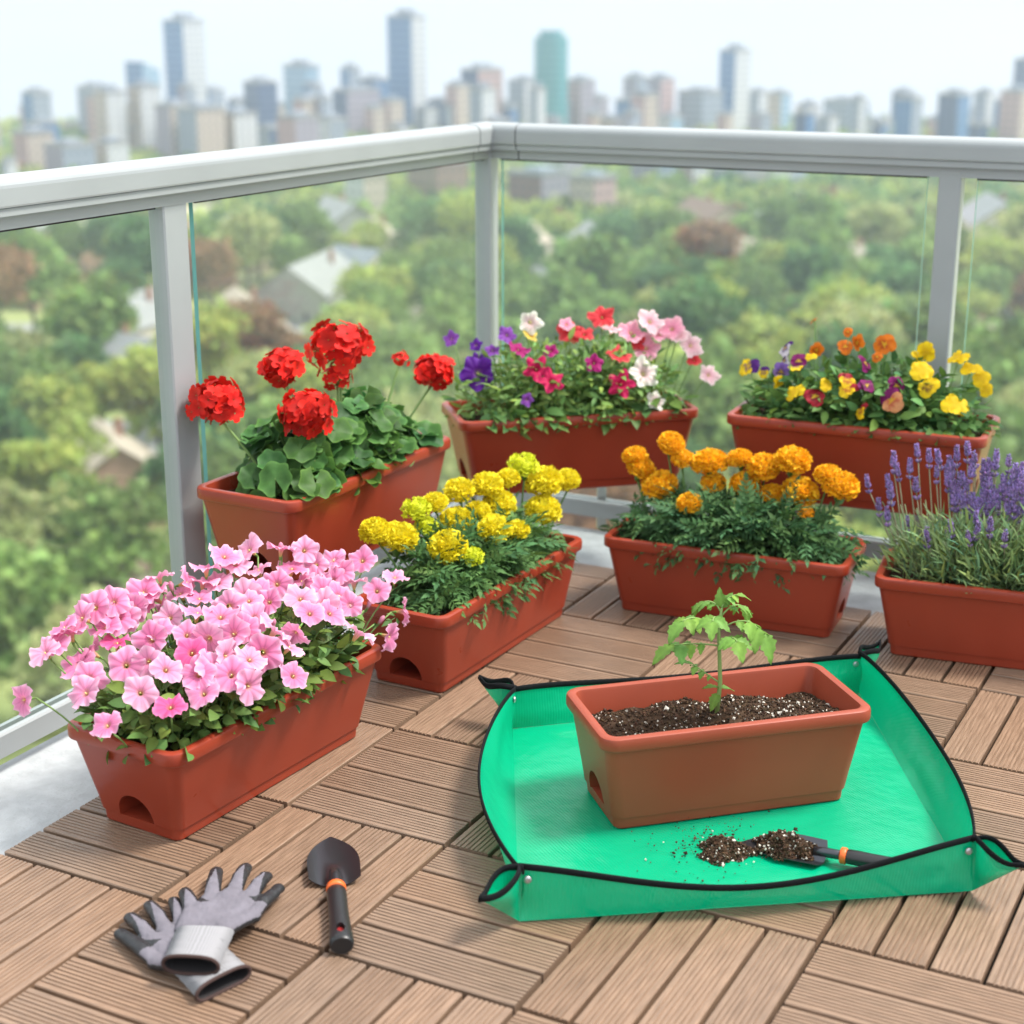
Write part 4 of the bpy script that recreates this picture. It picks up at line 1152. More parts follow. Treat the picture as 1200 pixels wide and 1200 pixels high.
def glove(label,digits,palm,cuffq,zp,zc,seed):
    """digits: (tip px, base px, tip radius, tip z, all_black); palm: wrist left/right px; cuffq: 4 px"""
    mb=MB(); info=[]
    wl,wr=palm
    for (tx,ty),(bx,by),r_,tz,blk in digits:
        T=atz(tx,ty,tz); B=atz(bx,by,zp)
        d=norm(T-B); T=T-d*r_*.8
        md=(T+B)/2+np.array([0,0,.004])
        capsule(mb,[B,md,T],[r_*1.10,r_*1.05,r_*.95],.72)
        info.append((B,md,T,r_,blk))
        for f in (.14,.5,.86):
            W=atz(wl[0]*(1-f)+wr[0]*f,wl[1]*(1-f)+wr[1]*f,zp)
            capsule(mb,[B,(B+W)/2+np.array([0,0,.002]),W],[r_*1.25,.0145,.0150],.70)
    me=mb.mesh('glove_tmp',M['knit'])
    bm=bmesh.new(); bm.from_mesh(me); bmesh.ops.recalc_face_normals(bm,faces=bm.faces); bm.to_mesh(me); bm.free()
    a=bpy.data.objects.new('glove_tmp',me); COL.objects.link(a)
    md=a.modifiers.new('r','REMESH'); md.mode='VOXEL'; md.voxel_size=.0016; md.use_smooth_shade=True
    sm=a.modifiers.new('s','SMOOTH'); sm.iterations=9; sm.factor=.5
    dg=bpy.context.evaluated_depsgraph_get(); ev=bpy.data.meshes.new_from_object(a.evaluated_get(dg)); bpy.data.objects.remove(a)
    nV=len(ev.vertices); V=np.zeros(nV*3,np.float32); ev.vertices.foreach_get('co',V); V=V.reshape(-1,3).astype(float)
    # wrinkles in the cloth
    V[:,2]+= .0011*smooth_noise(V[:,0],V[:,1],seed,90)+.0007*smooth_noise(V[:,0],V[:,1],seed+1,230)
    V[:,2]=np.maximum(V[:,2],.0012)
    npo=len(ev.polygons)
    tot=np.zeros(npo,np.int32); ev.polygons.foreach_get('loop_total',tot)
    li=np.zeros(len(ev.loops),np.int32); ev.loops.foreach_get('vertex_index',li)
    st=np.concatenate([[0],np.cumsum(tot)[:-1]])
    nr=np.zeros(npo*3,np.float32); ev.polygons.foreach_get('normal',nr); nr=nr.reshape(-1,3)
    cen=np.zeros(npo*3,np.float32); ev.polygons.foreach_get('center',cen); cen=cen.reshape(-1,3).astype(float)
    thr=np.full(npo,.42); 
    best=np.full(npo,9.0); bi=np.zeros(npo,int); bt=np.zeros(npo)
    for i,(B,md_,T,r_,blk) in enumerate(info):
        d=T-B; L2=d@d; s=np.clip(((cen-B)@d)/L2,0,1.15); q=B+s[:,None]*d; ds=np.linalg.norm((cen-q)[:,:2],axis=1)
        u=ds<best; best[u]=ds[u]; bi[u]=i; bt[u]=s[u]
    # grey back of the hand runs out in a point along each finger
    for i,(B,md_,T,r_,blk) in enumerate(info):
        k=(bi==i)&(bt>(.30 if blk else .02))
        wlim=np.where(blk,-1.0,(1-bt)*1.05)*r_
        thr[k]=np.where(best[k]<wlim[k],.30,2.0)
    dark=(nr[:,2]<thr)
    mats=dark.astype(int)
    # boundary smoothing by majority would need adjacency: the voxels are small enough
    t=thing('garden_glove',label,'glove',(*(cen.mean(0)[:2]),0))
    og=np.array([*(cen.mean(0)[:2]),0])
    gm=MB(); 
    faces=[tuple(li[s:s+c]) for s,c in zip(st,tot)]
    gm.V.append(V-og); gm.C.append(np.ones((nV,3))); gm.n+=nV
    for c in (3,4):
        for mi in (0,1):
            s_=[f for f,k in zip(faces,mats) if len(f)==c and k==mi]
            if s_: gm.F.append((np.array(s_,int),mi,True))
    gm.build('hand',[M['knit'],M['black']],t)
    # ribbed cuff: flattened tube from wrist to opening
    (al,ar,br,bl)=cuffq
    A0,A1=atz(*al,zc),atz(*ar,zc); B0,B1=atz(*bl,zc),atz(*br,zc)
    cb=MB(); n=120; V=[];Cc=[]; m=16
    rings=[]
    for i in range(m):
        s=i/(m-1); L=A0*(1-s)+B0*s; R=A1*(1-s)+B1*s
        ctr=(L+R)/2; hw=np.linalg.norm(R-L)/2*(1.0+.05*s); sd=norm(R-L)
        th=.0095+.0045*s**2
        ring=[]
        for k in range(n):
            a=2*PI*k/n; rb=1+.020*math.cos(60*a)
            x=math.cos(a); z=math.sin(a)
            x=np.sign(x)*abs(x)**.8
            q=ctr+sd*hw*x*rb+np.array([0,0,th*z*rb+.0008*math.sin(25*s+3*a)])
            q[2]=max(q[2],.0012 if zc<.02 else q[2])
            ring.append(q-og); Cc.append((.86+.14*math.cos(60*a),)*3)
        V+=ring; rings.append(ring)
    cb.add(V,grid_faces(n,m,True,flip=True),0,np.array(Cc))
    # inside
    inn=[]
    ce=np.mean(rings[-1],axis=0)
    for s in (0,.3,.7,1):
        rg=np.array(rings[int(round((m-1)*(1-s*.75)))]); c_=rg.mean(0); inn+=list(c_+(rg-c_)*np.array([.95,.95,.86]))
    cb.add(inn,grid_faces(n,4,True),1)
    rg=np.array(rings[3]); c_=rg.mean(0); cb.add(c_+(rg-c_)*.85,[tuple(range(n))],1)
    cu=cb.build('cuff',[M['rib'],M['inner']],t)
    tb=MB(); rg=np.array(rings[-1])[::4]; rg=np.concatenate([rg,rg[:2]]); tube(tb,rg,.0026,7,0,cap=False); tb.build('cuff_trim',M['trim'],cu)
    return t
glove('grey gardening glove with black coated fingertips lying underneath the other glove',
   [((138,1092),(184,1128),.0112,.010,True),((150,1072),(177,1101),.0112,.010,False),((174,1058),(194,1090),.0112,.010,False),((203,1053),(212,1082),.0100,.010,False)],
   ((203,1136),(262,1112)),((205,1140),(266,1112),(291,1138),(232,1167)),.013,.0125,31)
glove('grey gardening glove with black coated fingertips lying on top of the other glove',
   [((216,1044),(226,1068),.0115,.016,False),((254,1019),(248,1053),.0115,.016,False),((289,1014),(274,1046),.0115,.016,False),((314,1024),(294,1050),.0112,.016,False),((329,1039),(296,1073),.0105,.014,True)],
   ((208,1088),(272,1090)),((207,1090),(274,1092),(254,1133),(193,1129)),.026,.036,41)
# ------------------------------------------------------------------ beyond the railing: town, trees and skyline
HB=-60.0
fh=norm([FW[0],FW[1],0]); rh=np.array([RT[0],RT[1],0])
def polar(depth,lat): return CAM*[1,1,0]+fh*depth+rh*lat
def at_depth(px,py,depth):
    d=ray(px,py); return CAM+d*(depth/(d@fh))
NG=90
dep=np.concatenate([np.linspace(-60,1000,60),np.linspace(1020,1400,20)]); lat=np.linspace(-620,620,70)
gv=[]
for D in dep:
    for l in lat:
        p=polar(D,l); z=HB+1.2*smooth_noise(p[0],p[1],2,.02)-(max(0,D-985)**1.25)*.16; gv.append((p[0],p[1],z))
g=MB(); g.add(gv,grid_faces(70,80,flip=True),0)
def mat_ground():
    m,nt,b=new_mat('grass_and_streets'); L=nt.links
    tc=nd(nt,'ShaderNodeTexCoord'); n1=nd(nt,'ShaderNodeTexNoise'); n1.inputs['Scale'].default_value=.018; n1.inputs['Detail'].default_value=6
    L.new(tc.outputs['Object'],n1.inputs['Vector'])
    cr=nd(nt,'ShaderNodeValToRGB'); e=cr.color_ramp.elements
    e[0].position=.34; e[0].color=(.20,.27,.08,1); e[1].position=.66; e[1].color=(.55,.48,.38,1)
    q=e.new(.55); q.color=(.32,.35,.13,1)
    L.new(n1.outputs['Fac'],cr.inputs[0]); L.new(cr.outputs[0],b.inputs['Base Color']); b.inputs['Roughness'].default_value=.95
    return m
structure(g.build('ground',mat_ground()))
# pale streets
road=mat('pale_asphalt',(.34,.33,.32),.9,noise=(.4,.1))
def street(pts,w):
    mb=MB(); P=np.array([polar(*p) for p in pts]); P=np.concatenate([np.linspace(P[i],P[i+1],30,endpoint=False) for i in range(len(P)-1)]+[P[-1:]])
    V=[]
    for i,p in enumerate(P):
        t=norm((P[min(i+1,len(P)-1)]-P[max(i-1,0)])*[1,1,0]); s=np.array([-t[1],t[0],0])
        for k in (-1,1):
            q=p+s*k*w/2; V.append((q[0],q[1],HB+1.2*smooth_noise(q[0],q[1],2,.02)+.12))
    mb.add(V,grid_faces(2,len(P)),0,smooth=False); structure(mb.build('street',road))
street([(120,-70),(260,-52),(430,-130),(600,-260)],9); street([(330,-160),(345,0),(360,190)],8); street([(200,60),(330,70),(520,40),(760,60)],8)
street([(250,-120),(255,-10),(240,110)],7)

# ---- trees
GREENS=[((.23,.33,.10),'mid green'),((.37,.43,.11),'yellow green'),((.125,.225,.085),'dark green'),((.38,.41,.17),'pale olive'),((.32,.18,.10),'rusty brown')]
tree_leaf=mat('tree_leaves',(1,1,1),.6,tone=True,trans=.38,spec=.15)
bark=mat('bark',(.11,.085,.065),.9,noise=(2,.2))
def crown_mesh(name,base,seed,h,w,nl=1500,nlobe=11,leaf=.55):
    r=np.random.RandomState(seed); mb=MB()
    lobes=[]
    for i in range(nlobe):
        a=2*PI*i/nlobe*2.4+r.rand(); q=r.uniform(.15,.62)*w/2; z=h*(.42+.45*r.rand())
        if i==0: q=0; z=h*.80
        lobes.append((np.array([q*math.cos(a),q*math.sin(a),z]),r.uniform(.18,.30)*w*(1-.25*(z/h-.5)),r.uniform(.72,1.25)))
    tv=np.array([(0,-.28,0),(.5,-.42,.10),(1,-.18,-.05),(1,.2,-.08),(.5,.42,.08),(0,.25,0)]); tf=[(0,1,4,5),(1,2,3,4)]
    per=nl//nlobe; P=[];D=[];C=[]
    for c,rad,tn in lobes:
        u=r.normal(size=(per,3)); u/=np.linalg.norm(u,axis=1)[:,None]
        u[:,2]=np.where(u[:,2]<-.35,-u[:,2],u[:,2])
        k=r.uniform(.55,1.08,(per,1))*(1+.18*np.sin(5*u[:,:1]+7*u[:,1:2]+seed))
        P.append(c+u*k*rad*np.array([1,1,.82])); D.append(u); C.append(np.array(base)*tn*r.uniform(.65,1.4,(per,1))*(1+r.normal(size=(per,3))*.05))
    P=np.concatenate(P);D=np.concatenate(D);C=np.concatenate(C)
    d=D+r.normal(size=D.shape)*.7; n=D+r.normal(size=D.shape)*.5
    mb.inst(tv,tf,frames(d,n)*r.uniform(.6,1.5,(len(P),1,1))*leaf*w/9,P,np.clip(C,.005,.6),0)
    return mb.mesh(name,tree_leaf)
def trunk_mesh(name,seed,h,w):
    r=np.random.RandomState(seed); mb=MB()
    tube(mb,[(0,0,-.5),(.05,0,h*.2),(.1,.1,h*.42),(.1,.1,h*.66)],[w*.032,w*.025,w*.018,w*.008],8)
    for k in range(6):
        a=2*PI*k/6+r.rand(); q=w*.28
        tube(mb,bez((.08,.08,h*(.26+.04*k)),(q*.5*math.cos(a),q*.5*math.sin(a),h*(.40+.03*k)),(q*math.cos(a),q*math.sin(a),h*(.55+.03*k)),5),[w*.012,w*.010,w*.008,w*.006,w*.004],5)
    return mb.mesh(name,bark)
TV_=[]
for gi,(c,nm_) in enumerate(GREENS):
    for s in range(3 if gi<3 else 2):
        h=(11.0,12.5,10.5)[s]; w=(10.5,11.5,8.5)[s]
        TV_.append((gi,crown_mesh('crown',c,100*gi+s+5,h,w,2600),trunk_mesh('trunk',100*gi+s,h,w)))
byc={gi:[t for t in TV_ if t[0]==gi] for gi in range(5)}
def plant_tree(D,l,gi,sc,r):
    nm_=GREENS[gi][1]; _,cm,tm=byc[gi][r.randint(len(byc[gi]))]
    p=polar(D,l); z=HB+1.2*smooth_noise(p[0],p[1],2,.02)
    zone='near the tower foot' if D<210 else 'in the middle of the leafy town' if D<330 else 'close to the city blocks'
    lab={0:'broad %s tree %s',1:'bright %s tree %s',2:'deep %s tree %s',3:'soft %s tree %s',4:'%s leaved tree %s'}[gi]%(nm_,zone)
    t=thing('tree',lab,'tree',(p[0],p[1],float(z)),r.uniform(0,6.28),nm_+' trees '+zone)
    t.scale=(sc,)*3
    link('crown',cm,t); link('trunk',tm,t)
tr=np.random.RandomState(12); placed=[]
def free(D,l,rad):
    return all((D-a)**2+(l-b)**2>(rad+c)**2 for a,b,c in placed)
# houses first (depth, lateral, width, length, height, roof colour, wall colour, turn)
wallm={}
def cmat(name,c,rough=.85): 
    if name not in wallm: wallm[name]=mat(name,c,rough,noise=(.6,.12))
    return wallm[name]
WC={'cream':(.62,.56,.46),'pinkish brick':(.45,.27,.21),'white':(.32,.31,.30),'tan':(.50,.40,.30),'brick':(.30,.14,.10)}
RC={'pale grey':(.25,.25,.26),'white':(.27,.27,.265),'brown':(.20,.13,.10),'beige':(.40,.33,.26),'slate':(.20,.22,.26)}
pane_m=mat('dark_window',(.04,.05,.06),.15)
def house(D,l,w,d,h,rc,wc,turn,chim=True):
    w*=1.25; d*=1.25; h*=1.45
    p=polar(D,l); z=float(HB+1.2*smooth_noise(p[0],p[1],2,.02))
    zone='among the trees at the left' if l< -45 else 'among the trees at the right' if l>45 else 'among the trees in the middle'
    t=thing('house','%s walled house with %s roof %s'%(wc,rc,zone),'house',(p[0],p[1],z),YAW+turn,'houses '+zone)
    wb=MB(); box(wb,-w/2,w/2,-d/2,d/2,-1,h); 
    e=.35*d
    wb.add([(-w/2,-d/2,h),(-w/2,d/2,h),(-w/2,0,h+e)],[(0,1,2)]); wb.add([(w/2,-d/2,h),(w/2,d/2,h),(w/2,0,h+e)],[(0,2,1)])
    wb.build('wall',cmat(wc+' wall',WC[wc]),t)
    rb=MB(); ov=.5
    for s in (-1,1):
        a=np.array([(-w/2-ov,s*(d/2+ov),h-.25),(w/2+ov,s*(d/2+ov),h-.25),(w/2+ov,0,h+e+.12),(-w/2-ov,0,h+e+.12)])
        v=np.concatenate([a,a+[0,0,.25]]); f=[(0,1,2,3),(4,7,6,5),(0,4,5,1),(1,5,6,2),(2,6,7,3),(3,7,4,0)]
        rb.add(v,f if s>0 else [q[::-1] for q in f],0,smooth=False)
    rf=rb.build('roof',cmat(rc+' roof',RC[rc]),t)
    if chim:
        cb=MB(); box(cb,w*.2,w*.2+.9,-.2*d,-.2*d+.9,h,h+e+1.2); cb.build('chimney',cmat('brick wall',WC['brick']),rf)
    for s in (-1,1):
        for k in (-1,0,1):
            wn=MB(); box(wn,k*w*.3-.6,k*w*.3+.6,s*d/2-.05,s*d/2+.06,1.2,2.8); wn.build('window',pane_m,t)
    for s in (-1,1):
        for k in (-.22,.22):
            wn=MB(); box(wn,s*w/2-.05,s*w/2+.06,k*d-.5,k*d+.5,1.2,2.8); wn.build('window',pane_m,t)
    placed.append((D,l,max(w,d)*.62))
    if D<420: placed.append((D-w*.75,l*(1-w*.75/D),w*.42)); placed.append((D-w*1.3,l*(1-w*1.3/D),w*.22))
H=[]
def hp_(px,py,*a):   # house whose middle shows near this picture point
    z=HB+4; d=ray(px,py); D=(z-CAM[2])/d[2]*(d@fh); l=(z-CAM[2])/d[2]*(d@rh); house(D,l,*a)
hp_(55,335,22,13,5,'pale grey','pinkish brick',.5); hp_(150,395,16,11,5,'white','cream',-.4); hp_(155,440,13,10,4.5,'pale grey','white',.9); hp_(20,330,14,10,5,'slate','tan',.2)
hp_(290,395,24,12,4.5,'beige','cream',.3); hp_(365,345,24,13,4.5,'white','white',-.2); hp_(250,425,13,10,4.5,'brown','pinkish brick',1.1); hp_(300,300,18,12,5,'pale grey','tan',.7)
hp_(440,300,15,11,5,'beige','cream',.1); hp_(655,352,14,10,4.5,'pale grey','white',.6); hp_(740,350,12,10,4.5,'slate','pinkish brick',-.5); hp_(935,280,26,14,5,'pale grey','tan',.2)
hp_(845,310,14,11,4.5,'beige','cream',.9); hp_(1060,300,15,11,5,'slate','white',.4); hp_(1165,270,26,14,5,'pale grey','cream',-.1); hp_(1160,430,12,10,4.5,'beige','tan',.8)
hp_(130,560,13,10,4.5,'beige','pinkish brick',.4); hp_(90,690,12,9,4,'brown','cream',-.3); hp_(510,285,16,11,5,'white','tan',.3); hp_(590,300,18,12,5,'beige','cream',-.6); hp_(30,290,20,13,6,'white','cream',.1); hp_(110,300,18,13,6,'beige','pinkish brick',.6)
hp_(700,300,16,11,5,'white','pinkish brick',.2); hp_(1010,330,15,11,5,'beige','white',.5); hp_(200,300,20,12,5,'brown','cream',.1); hp_(400,280,22,12,6,'pale grey','white',.4); hp_(830,280,20,12,6,'brown','tan',.3); hp_(420,330,12,10,5,'slate','cream',.8)
# a few trees seen singly in the picture
def tp_(px,py,gi,sc):
    sc*=1.4; z=HB+7*sc; d=ray(px,py); D=(z-CAM[2])/d[2]*(d@fh); l=(z-CAM[2])/d[2]*(d@rh); plant_tree(D,l,gi,sc,tr); placed.append((D,l,4.6*sc))
for a in ((60,560,1,1.15),(20,640,3,1.05),(120,640,0,1.0),(110,385,0,1.1),(300,400,4,.9),(830,300,4,1.05),(930,320,1,1.2),(880,360,0,1.1),(990,370,0,1.1),(470,330,0,1.0),(530,360,2,1.1),(600,350,0,1.1),(720,300,0,1.1),(790,370,3,1.0),(940,400,2,1.0),(1050,360,2,1.05),(1180,330,1,1.0),(430,380,0,1.0),(60,480,1,1.0),(360,450,2,1.0),(20,430,3,.9),(230,560,2,.95),(300,470,3,.9)): tp_(*a)
n=len([1])
tries=0; cnt=23
def hole(D,l): return smooth_noise(D,l,77,.032)>.55
while cnt<290 and tries<20000:
    tries+=1
    D=112+ (430-112)*tr.rand()**.75; l=tr.uniform(-.46,.46)*D
    sc=tr.uniform(1.15,1.85)
    if hole(D,l) or not free(D,l,3.7*sc): continue
    gi=tr.choice(5,p=[.40,.22,.20,.15,.03]); plant_tree(D,l,gi,sc,tr); placed.append((D,l,3.7*sc)); cnt+=1
print('trees',cnt,tries)
# far wood, a mass nobody could count
wm=MB(); r=np.random.RandomState(5); n=0
tv=np.array([(0,-.5,0),(.6,-.6,.15),(1.2,0,-.1),(.6,.6,.1),(0,.5,0)]); tf=[(0,1,3,4),(1,2,3)]
P=[];D_=[];C=[];Sz=[]
for q in range(5200):
    D=400+590*r.rand()**.8; l=r.uniform(-.48,.48)*D
    if hole(D,l) or not all((D-a)**2+(l-b)**2>(c+4)**2 for a,b,c in placed if a>380): continue
    p=polar(D,l); w=r.uniform(3.2,5.4); hh=r.uniform(5,10); base=np.array(GREENS[r.choice(5,p=[.40,.24,.18,.15,.03])][0])*r.uniform(.8,1.2)
    m=48; u=r.normal(size=(m,3)); u/=np.linalg.norm(u,axis=1)[:,None]; u[:,2]=np.abs(u[:,2])
    k=r.uniform(.7,1.1,(m,1))
    P.append(np.array([p[0],p[1],HB+hh*.35])+u*k*np.array([w,w,hh*.65])); D_.append(u); C.append(base*r.uniform(.6,1.4,(m,1))); Sz.append(np.full(m,w*.42))
P=np.concatenate(P);D_=np.concatenate(D_);C=np.concatenate(C);Sz=np.concatenate(Sz)
wm.inst(tv,tf,frames(D_+r.normal(size=D_.shape)*.6,D_+r.normal(size=D_.shape)*.4)*Sz[:,None,None],P,C,0)
o=wm.build('distant_wood',tree_leaf); tag(o,'distant green tree canopy running up to the foot of the skyline','trees',kind='stuff')

# ---- buildings
def facade(name,wall,glass,sx,sz,frac=.55,rough=.3):
    """walls with rows of windows: size in metres"""
    m,nt,b=new_mat(name); L=nt.links
    tc=nd(nt,'ShaderNodeTexCoord'); geo=nd(nt,'ShaderNodeSeparateXYZ'); L.new(tc.outputs['Object'],geo.inputs[0])
    ad=nd(nt,'ShaderNodeMath',operation='ADD'); L.new(geo.outputs[0],ad.inputs[0]); L.new(geo.outputs[1],ad.inputs[1])
    def band(src,period,fr):
        d=nd(nt,'ShaderNodeMath',operation='DIVIDE'); d.inputs[1].default_value=period; L.new(src,d.inputs[0])
        f=nd(nt,'ShaderNodeMath',operation='FRACT'); L.new(d.outputs[0],f.inputs[0])
        l=nd(nt,'ShaderNodeMath',operation='LESS_THAN'); l.inputs[1].default_value=fr; L.new(f.outputs[0],l.inputs[0]); return l.outputs[0]
    mu=nd(nt,'ShaderNodeMath',operation='MULTIPLY'); L.new(band(ad.outputs[0],sx,frac+.15),mu.inputs[0]); L.new(band(geo.outputs[2],sz,frac),mu.inputs[1])
    mx=nd(nt,'ShaderNodeMixRGB'); mx.inputs[1].default_value=(*wall,1); mx.inputs[2].default_value=(*glass,1); L.new(mu.outputs[0],mx.inputs[0]); L.new(mx.outputs[0],b.inputs['Base Color'])
    mr=nd(nt,'ShaderNodeMapRange'); mr.inputs[3].default_value=.75; mr.inputs[4].default_value=rough; L.new(mu.outputs[0],mr.inputs[0]); L.new(mr.outputs[0],b.inputs['Roughness'])
    return m
F={'blueglass':facade('blue_glass_facade',(.10,.22,.38),(.03,.11,.27),3,3.6,.7,.12),'navy':facade('navy_glass_facade',(.06,.11,.21),(.022,.05,.13),3,3.6,.7,.12),'teal':facade('teal_glass_facade',(.06,.30,.31),(.02,.20,.23),3,3.6,.75,.12),
   'pale':facade('pale_blue_glass_facade',(.30,.42,.52),(.13,.27,.40),3,3.6,.6,.15),'white':facade('white_concrete_facade',(.52,.53,.54),(.25,.28,.32),3.4,3.3,.42),'beige':facade('beige_concrete_facade',(.44,.37,.31),(.18,.16,.15),3.4,3.2,.42),
   'pink':facade('pink_stone_facade',(.42,.28,.27),(.16,.12,.14),3.2,3.2,.42),'brick':facade('red_brown_brick_facade',(.22,.12,.11),(.07,.06,.07),3.2,3.2,.45),'mauve':facade('mauve_grey_facade',(.30,.27,.32),(.12,.12,.16),3.2,3.3,.45),'grey':facade('grey_concrete_facade',(.27,.31,.37),(.10,.14,.20),3.2,3.4,.5)}
roofm=mat('flat_roof',(.30,.30,.30),.9)
def tower(x0,x1,ytop,D,a,b,label,turn=.75,split=.5,top=None,depth=None):
    """front corner towards the viewer: left flank in facade a, right flank in facade b"""
    c=at_depth((x0+x1)/2,ytop,D); W=(x1-x0)/CF*D; h=c[2]-HB+3
    # two visible flanks share the width: split is the share of the left one
    ct,st=math.cos(turn),math.sin(turn)
    lx=W*(1-split)/max(ct,.2); ly=W*split/max(st,.2)
    t=thing('office_tower' if h>48 else 'city_block',label,'building',(c[0],c[1],HB-3),YAW-PI/2+turn,None)
    wb=MB()
    v=[(x,y,z) for z in (0,h) for y in (-ly/2,ly/2) for x in (-lx/2,lx/2)]
    if top=='slant':
        v=[(x,y,(z if z==0 else h-(.10*h if x>0 else 0))) for x,y,z in v]
    # flanks: x- (left seen), y- (right seen), often a paler facade standing in for sunlight
    wb.add(v,[(0,4,6,2),(2,6,7,3)],0,smooth=False); wb.add(v,[(0,1,5,4),(1,3,7,5)],1,smooth=False); wb.add(v,[(4,5,7,6)],2,smooth=False)
    wb.build('body',[F[a],F[b],roofm],t)
    if top!='slant':
        rb=MB(); box(rb,-lx*.25,lx*.25,-ly*.25,ly*.25,h,h+min(4,.05*h+1.2)); rb.build('roof_plant_room',F['grey'],t)
        pb=MB(); 
        for s in (-1,1):
            box(pb,-lx/2,lx/2,s*ly/2-.35,s*ly/2+.35,h,h+1.1); box(pb,s*lx/2-.35,s*lx/2+.35,-ly/2+.36,ly/2-.36,h,h+1.1)
        pb.build('parapet',roofm,t)
    if top=='mast':
        mb=MB(); tube(mb,[(0,0,h),(0,0,h+9)],[.4,.15],6); mb.build('mast',M['steel'],t)
    return t
def round_tower(x0,x1,ytop,D,a,label):
    c=at_depth((x0+x1)/2,ytop,D); R=(x1-x0)/CF*D/2; h=c[2]-HB+3
    t=thing('office_tower',label,'building',(c[0],c[1],HB-3))
    wb=MB(); n=28; v=[(R*math.cos(2*PI*k/n),R*math.sin(2*PI*k/n),z) for z in (0,h) for k in range(n)]
    wb.add(v,grid_faces(n,2,True)); wb.add(v[n:],[tuple(range(n))],1,smooth=False); wb.build('body',[F[a],roofm],t)
    rb=MB(); v=[(R*.7*math.cos(2*PI*k/n),R*.7*math.sin(2*PI*k/n),z) for z in (h,h+3) for k in range(n)]
    rb.add(v,grid_faces(n,2,True)+[tuple(range(n,2*n))],0,smooth=False); rb.build('roof_plant_room',F[a],t)
TW=[(91,130,103,840,'grey','white','slim white and grey tower at the left end of the skyline',.8,.5,None),
 (146,187,72,880,'blueglass','pale','blue glass tower with a slanted top left of the tallest left tower',.8,.62,'slant'),
 (191,238,25,900,'blueglass','white','very tall blue tower with a pale right flank at the left of the skyline',.8,.58,None),
 (286,324,97,860,'navy','navy','dark navy tower standing alone in the left half of the skyline',.8,.5,None),
 (331,374,78,890,'pale','pale','pale blue glass tower right of the dark navy tower',.7,.7,None),
 (399,422,81,940,'blueglass','grey','narrow blue tower behind the navy and pink blocks',.8,.5,None),
 (391,444,106,850,'navy','mauve','navy and mauve block in front of the narrow blue tower',.8,.35,None),
 (420,456,94,900,'navy','blueglass','wide navy slab left of the grey blue giant tower',.8,.5,None),
 (454,498,20,870,'blueglass','white','tallest grey blue tower left of the railing corner',.8,.66,None),
 (499,541,118,900,'navy','navy','low dark blue block right of the tallest tower',.7,.5,None),
 (541,588,82,860,'navy','pink','dark blue and pink stepped tower above the railing corner',.8,.42,None),
 (596,633,95,900,'grey','white','grey and white tower left of the teal tower',.8,.5,None),
 (664,697,95,880,'pink','mauve','mauve pink tower right of the teal tower',.8,.5,None),
 (691,713,115,930,'mauve','mauve','small grey mauve block behind the mauve pink tower',.8,.5,None),
 (731,760,92,870,'mauve','grey','left one of two mauve grey twin towers',.8,.5,None),
 (757,790,93,880,'mauve','pink','right one of two mauve grey twin towers',.8,.5,None),
 (722,765,118,820,'blueglass','pale','light blue glass block in front of the twin towers',.8,.5,None),
 (796,846,108,880,'grey','grey','grey stepped block left of the tall pale tower',.7,.5,None),
 (844,880,60,900,'blueglass','white','tall pale tower with a blue left flank in the right half',.8,.45,'mast'),
 (878,899,108,930,'grey','white','small grey white tower right of the tall pale tower',.8,.5,None),
 (900,927,110,900,'beige','pale','small cream and blue tower right of the tall pale tower',.8,.5,None),
 (966,1016,118,900,'grey','blueglass','wide grey blue block standing alone at the right',.8,.5,None),
 (1046,1072,108,910,'navy','navy','single navy tower in the gap at the right of the skyline',.8,.5,None),
 (1089,1113,138,900,'pink','grey','low pinkish block right of the single navy tower',.8,.5,None),
 (1156,1225,118,880,'blueglass','grey','broad blue block at the right edge of the skyline',.8,.5,None),
 (1190,1235,70,940,'navy','blueglass','tall blue tower cut off by the right edge of the picture',.8,.5,None)]
for a in TW: tower(*a[:6],a[6],a[7],a[8],a[9])
round_tower(627,665,43,860,'teal','round teal glass tower right of the railing corner')
MID=[(182,225,124,700,'mauve','beige'),(208,262,128,690,'grey','beige'),(256,300,134,700,'beige','white'),(15,62,156,640,'pink','beige'),(52,110,170,620,'mauve','grey'),(110,150,168,640,'beige','white'),(325,372,138,680,'pink','mauve'),(372,405,140,720,'white','grey'),
 (404,452,205,520,'white','beige'),(478,548,190,560,'brick','brick'),(596,672,203,540,'brick','mauve'),(640,684,172,640,'white','mauve'),(668,722,208,520,'beige','pink'),(740,800,190,600,'mauve','grey'),(790,830,194,600,'pink','white'),(835,900,200,600,'grey','mauve'),(905,945,190,640,'white','grey'),
 (455,480,150,700,'beige','white'),(560,600,142,760,'pink','grey'),(702,735,140,760,'beige','mauve'),(770,800,138,780,'white','pale'),(930,968,140,820,'grey','beige'),(1012,1046,142,840,'white','grey'),(1110,1158,146,860,'beige','mauve'),(0,20,190,600,'grey','white'),(300,335,150,760,'grey','navy'),(150,185,150,760,'white','beige'),(1060,1130,186,640,'white','grey'),(1150,1210,192,600,'beige','mauve'),(-60,-5,130,760,'grey','beige'),(1235,1290,128,800,'white','grey')]
cn={'mauve':'mauve grey','beige':'beige','grey':'grey','white':'white','pink':'pinkish','brick':'red brown brick','pale':'pale blue','navy':'navy','blueglass':'blue'}
used={}
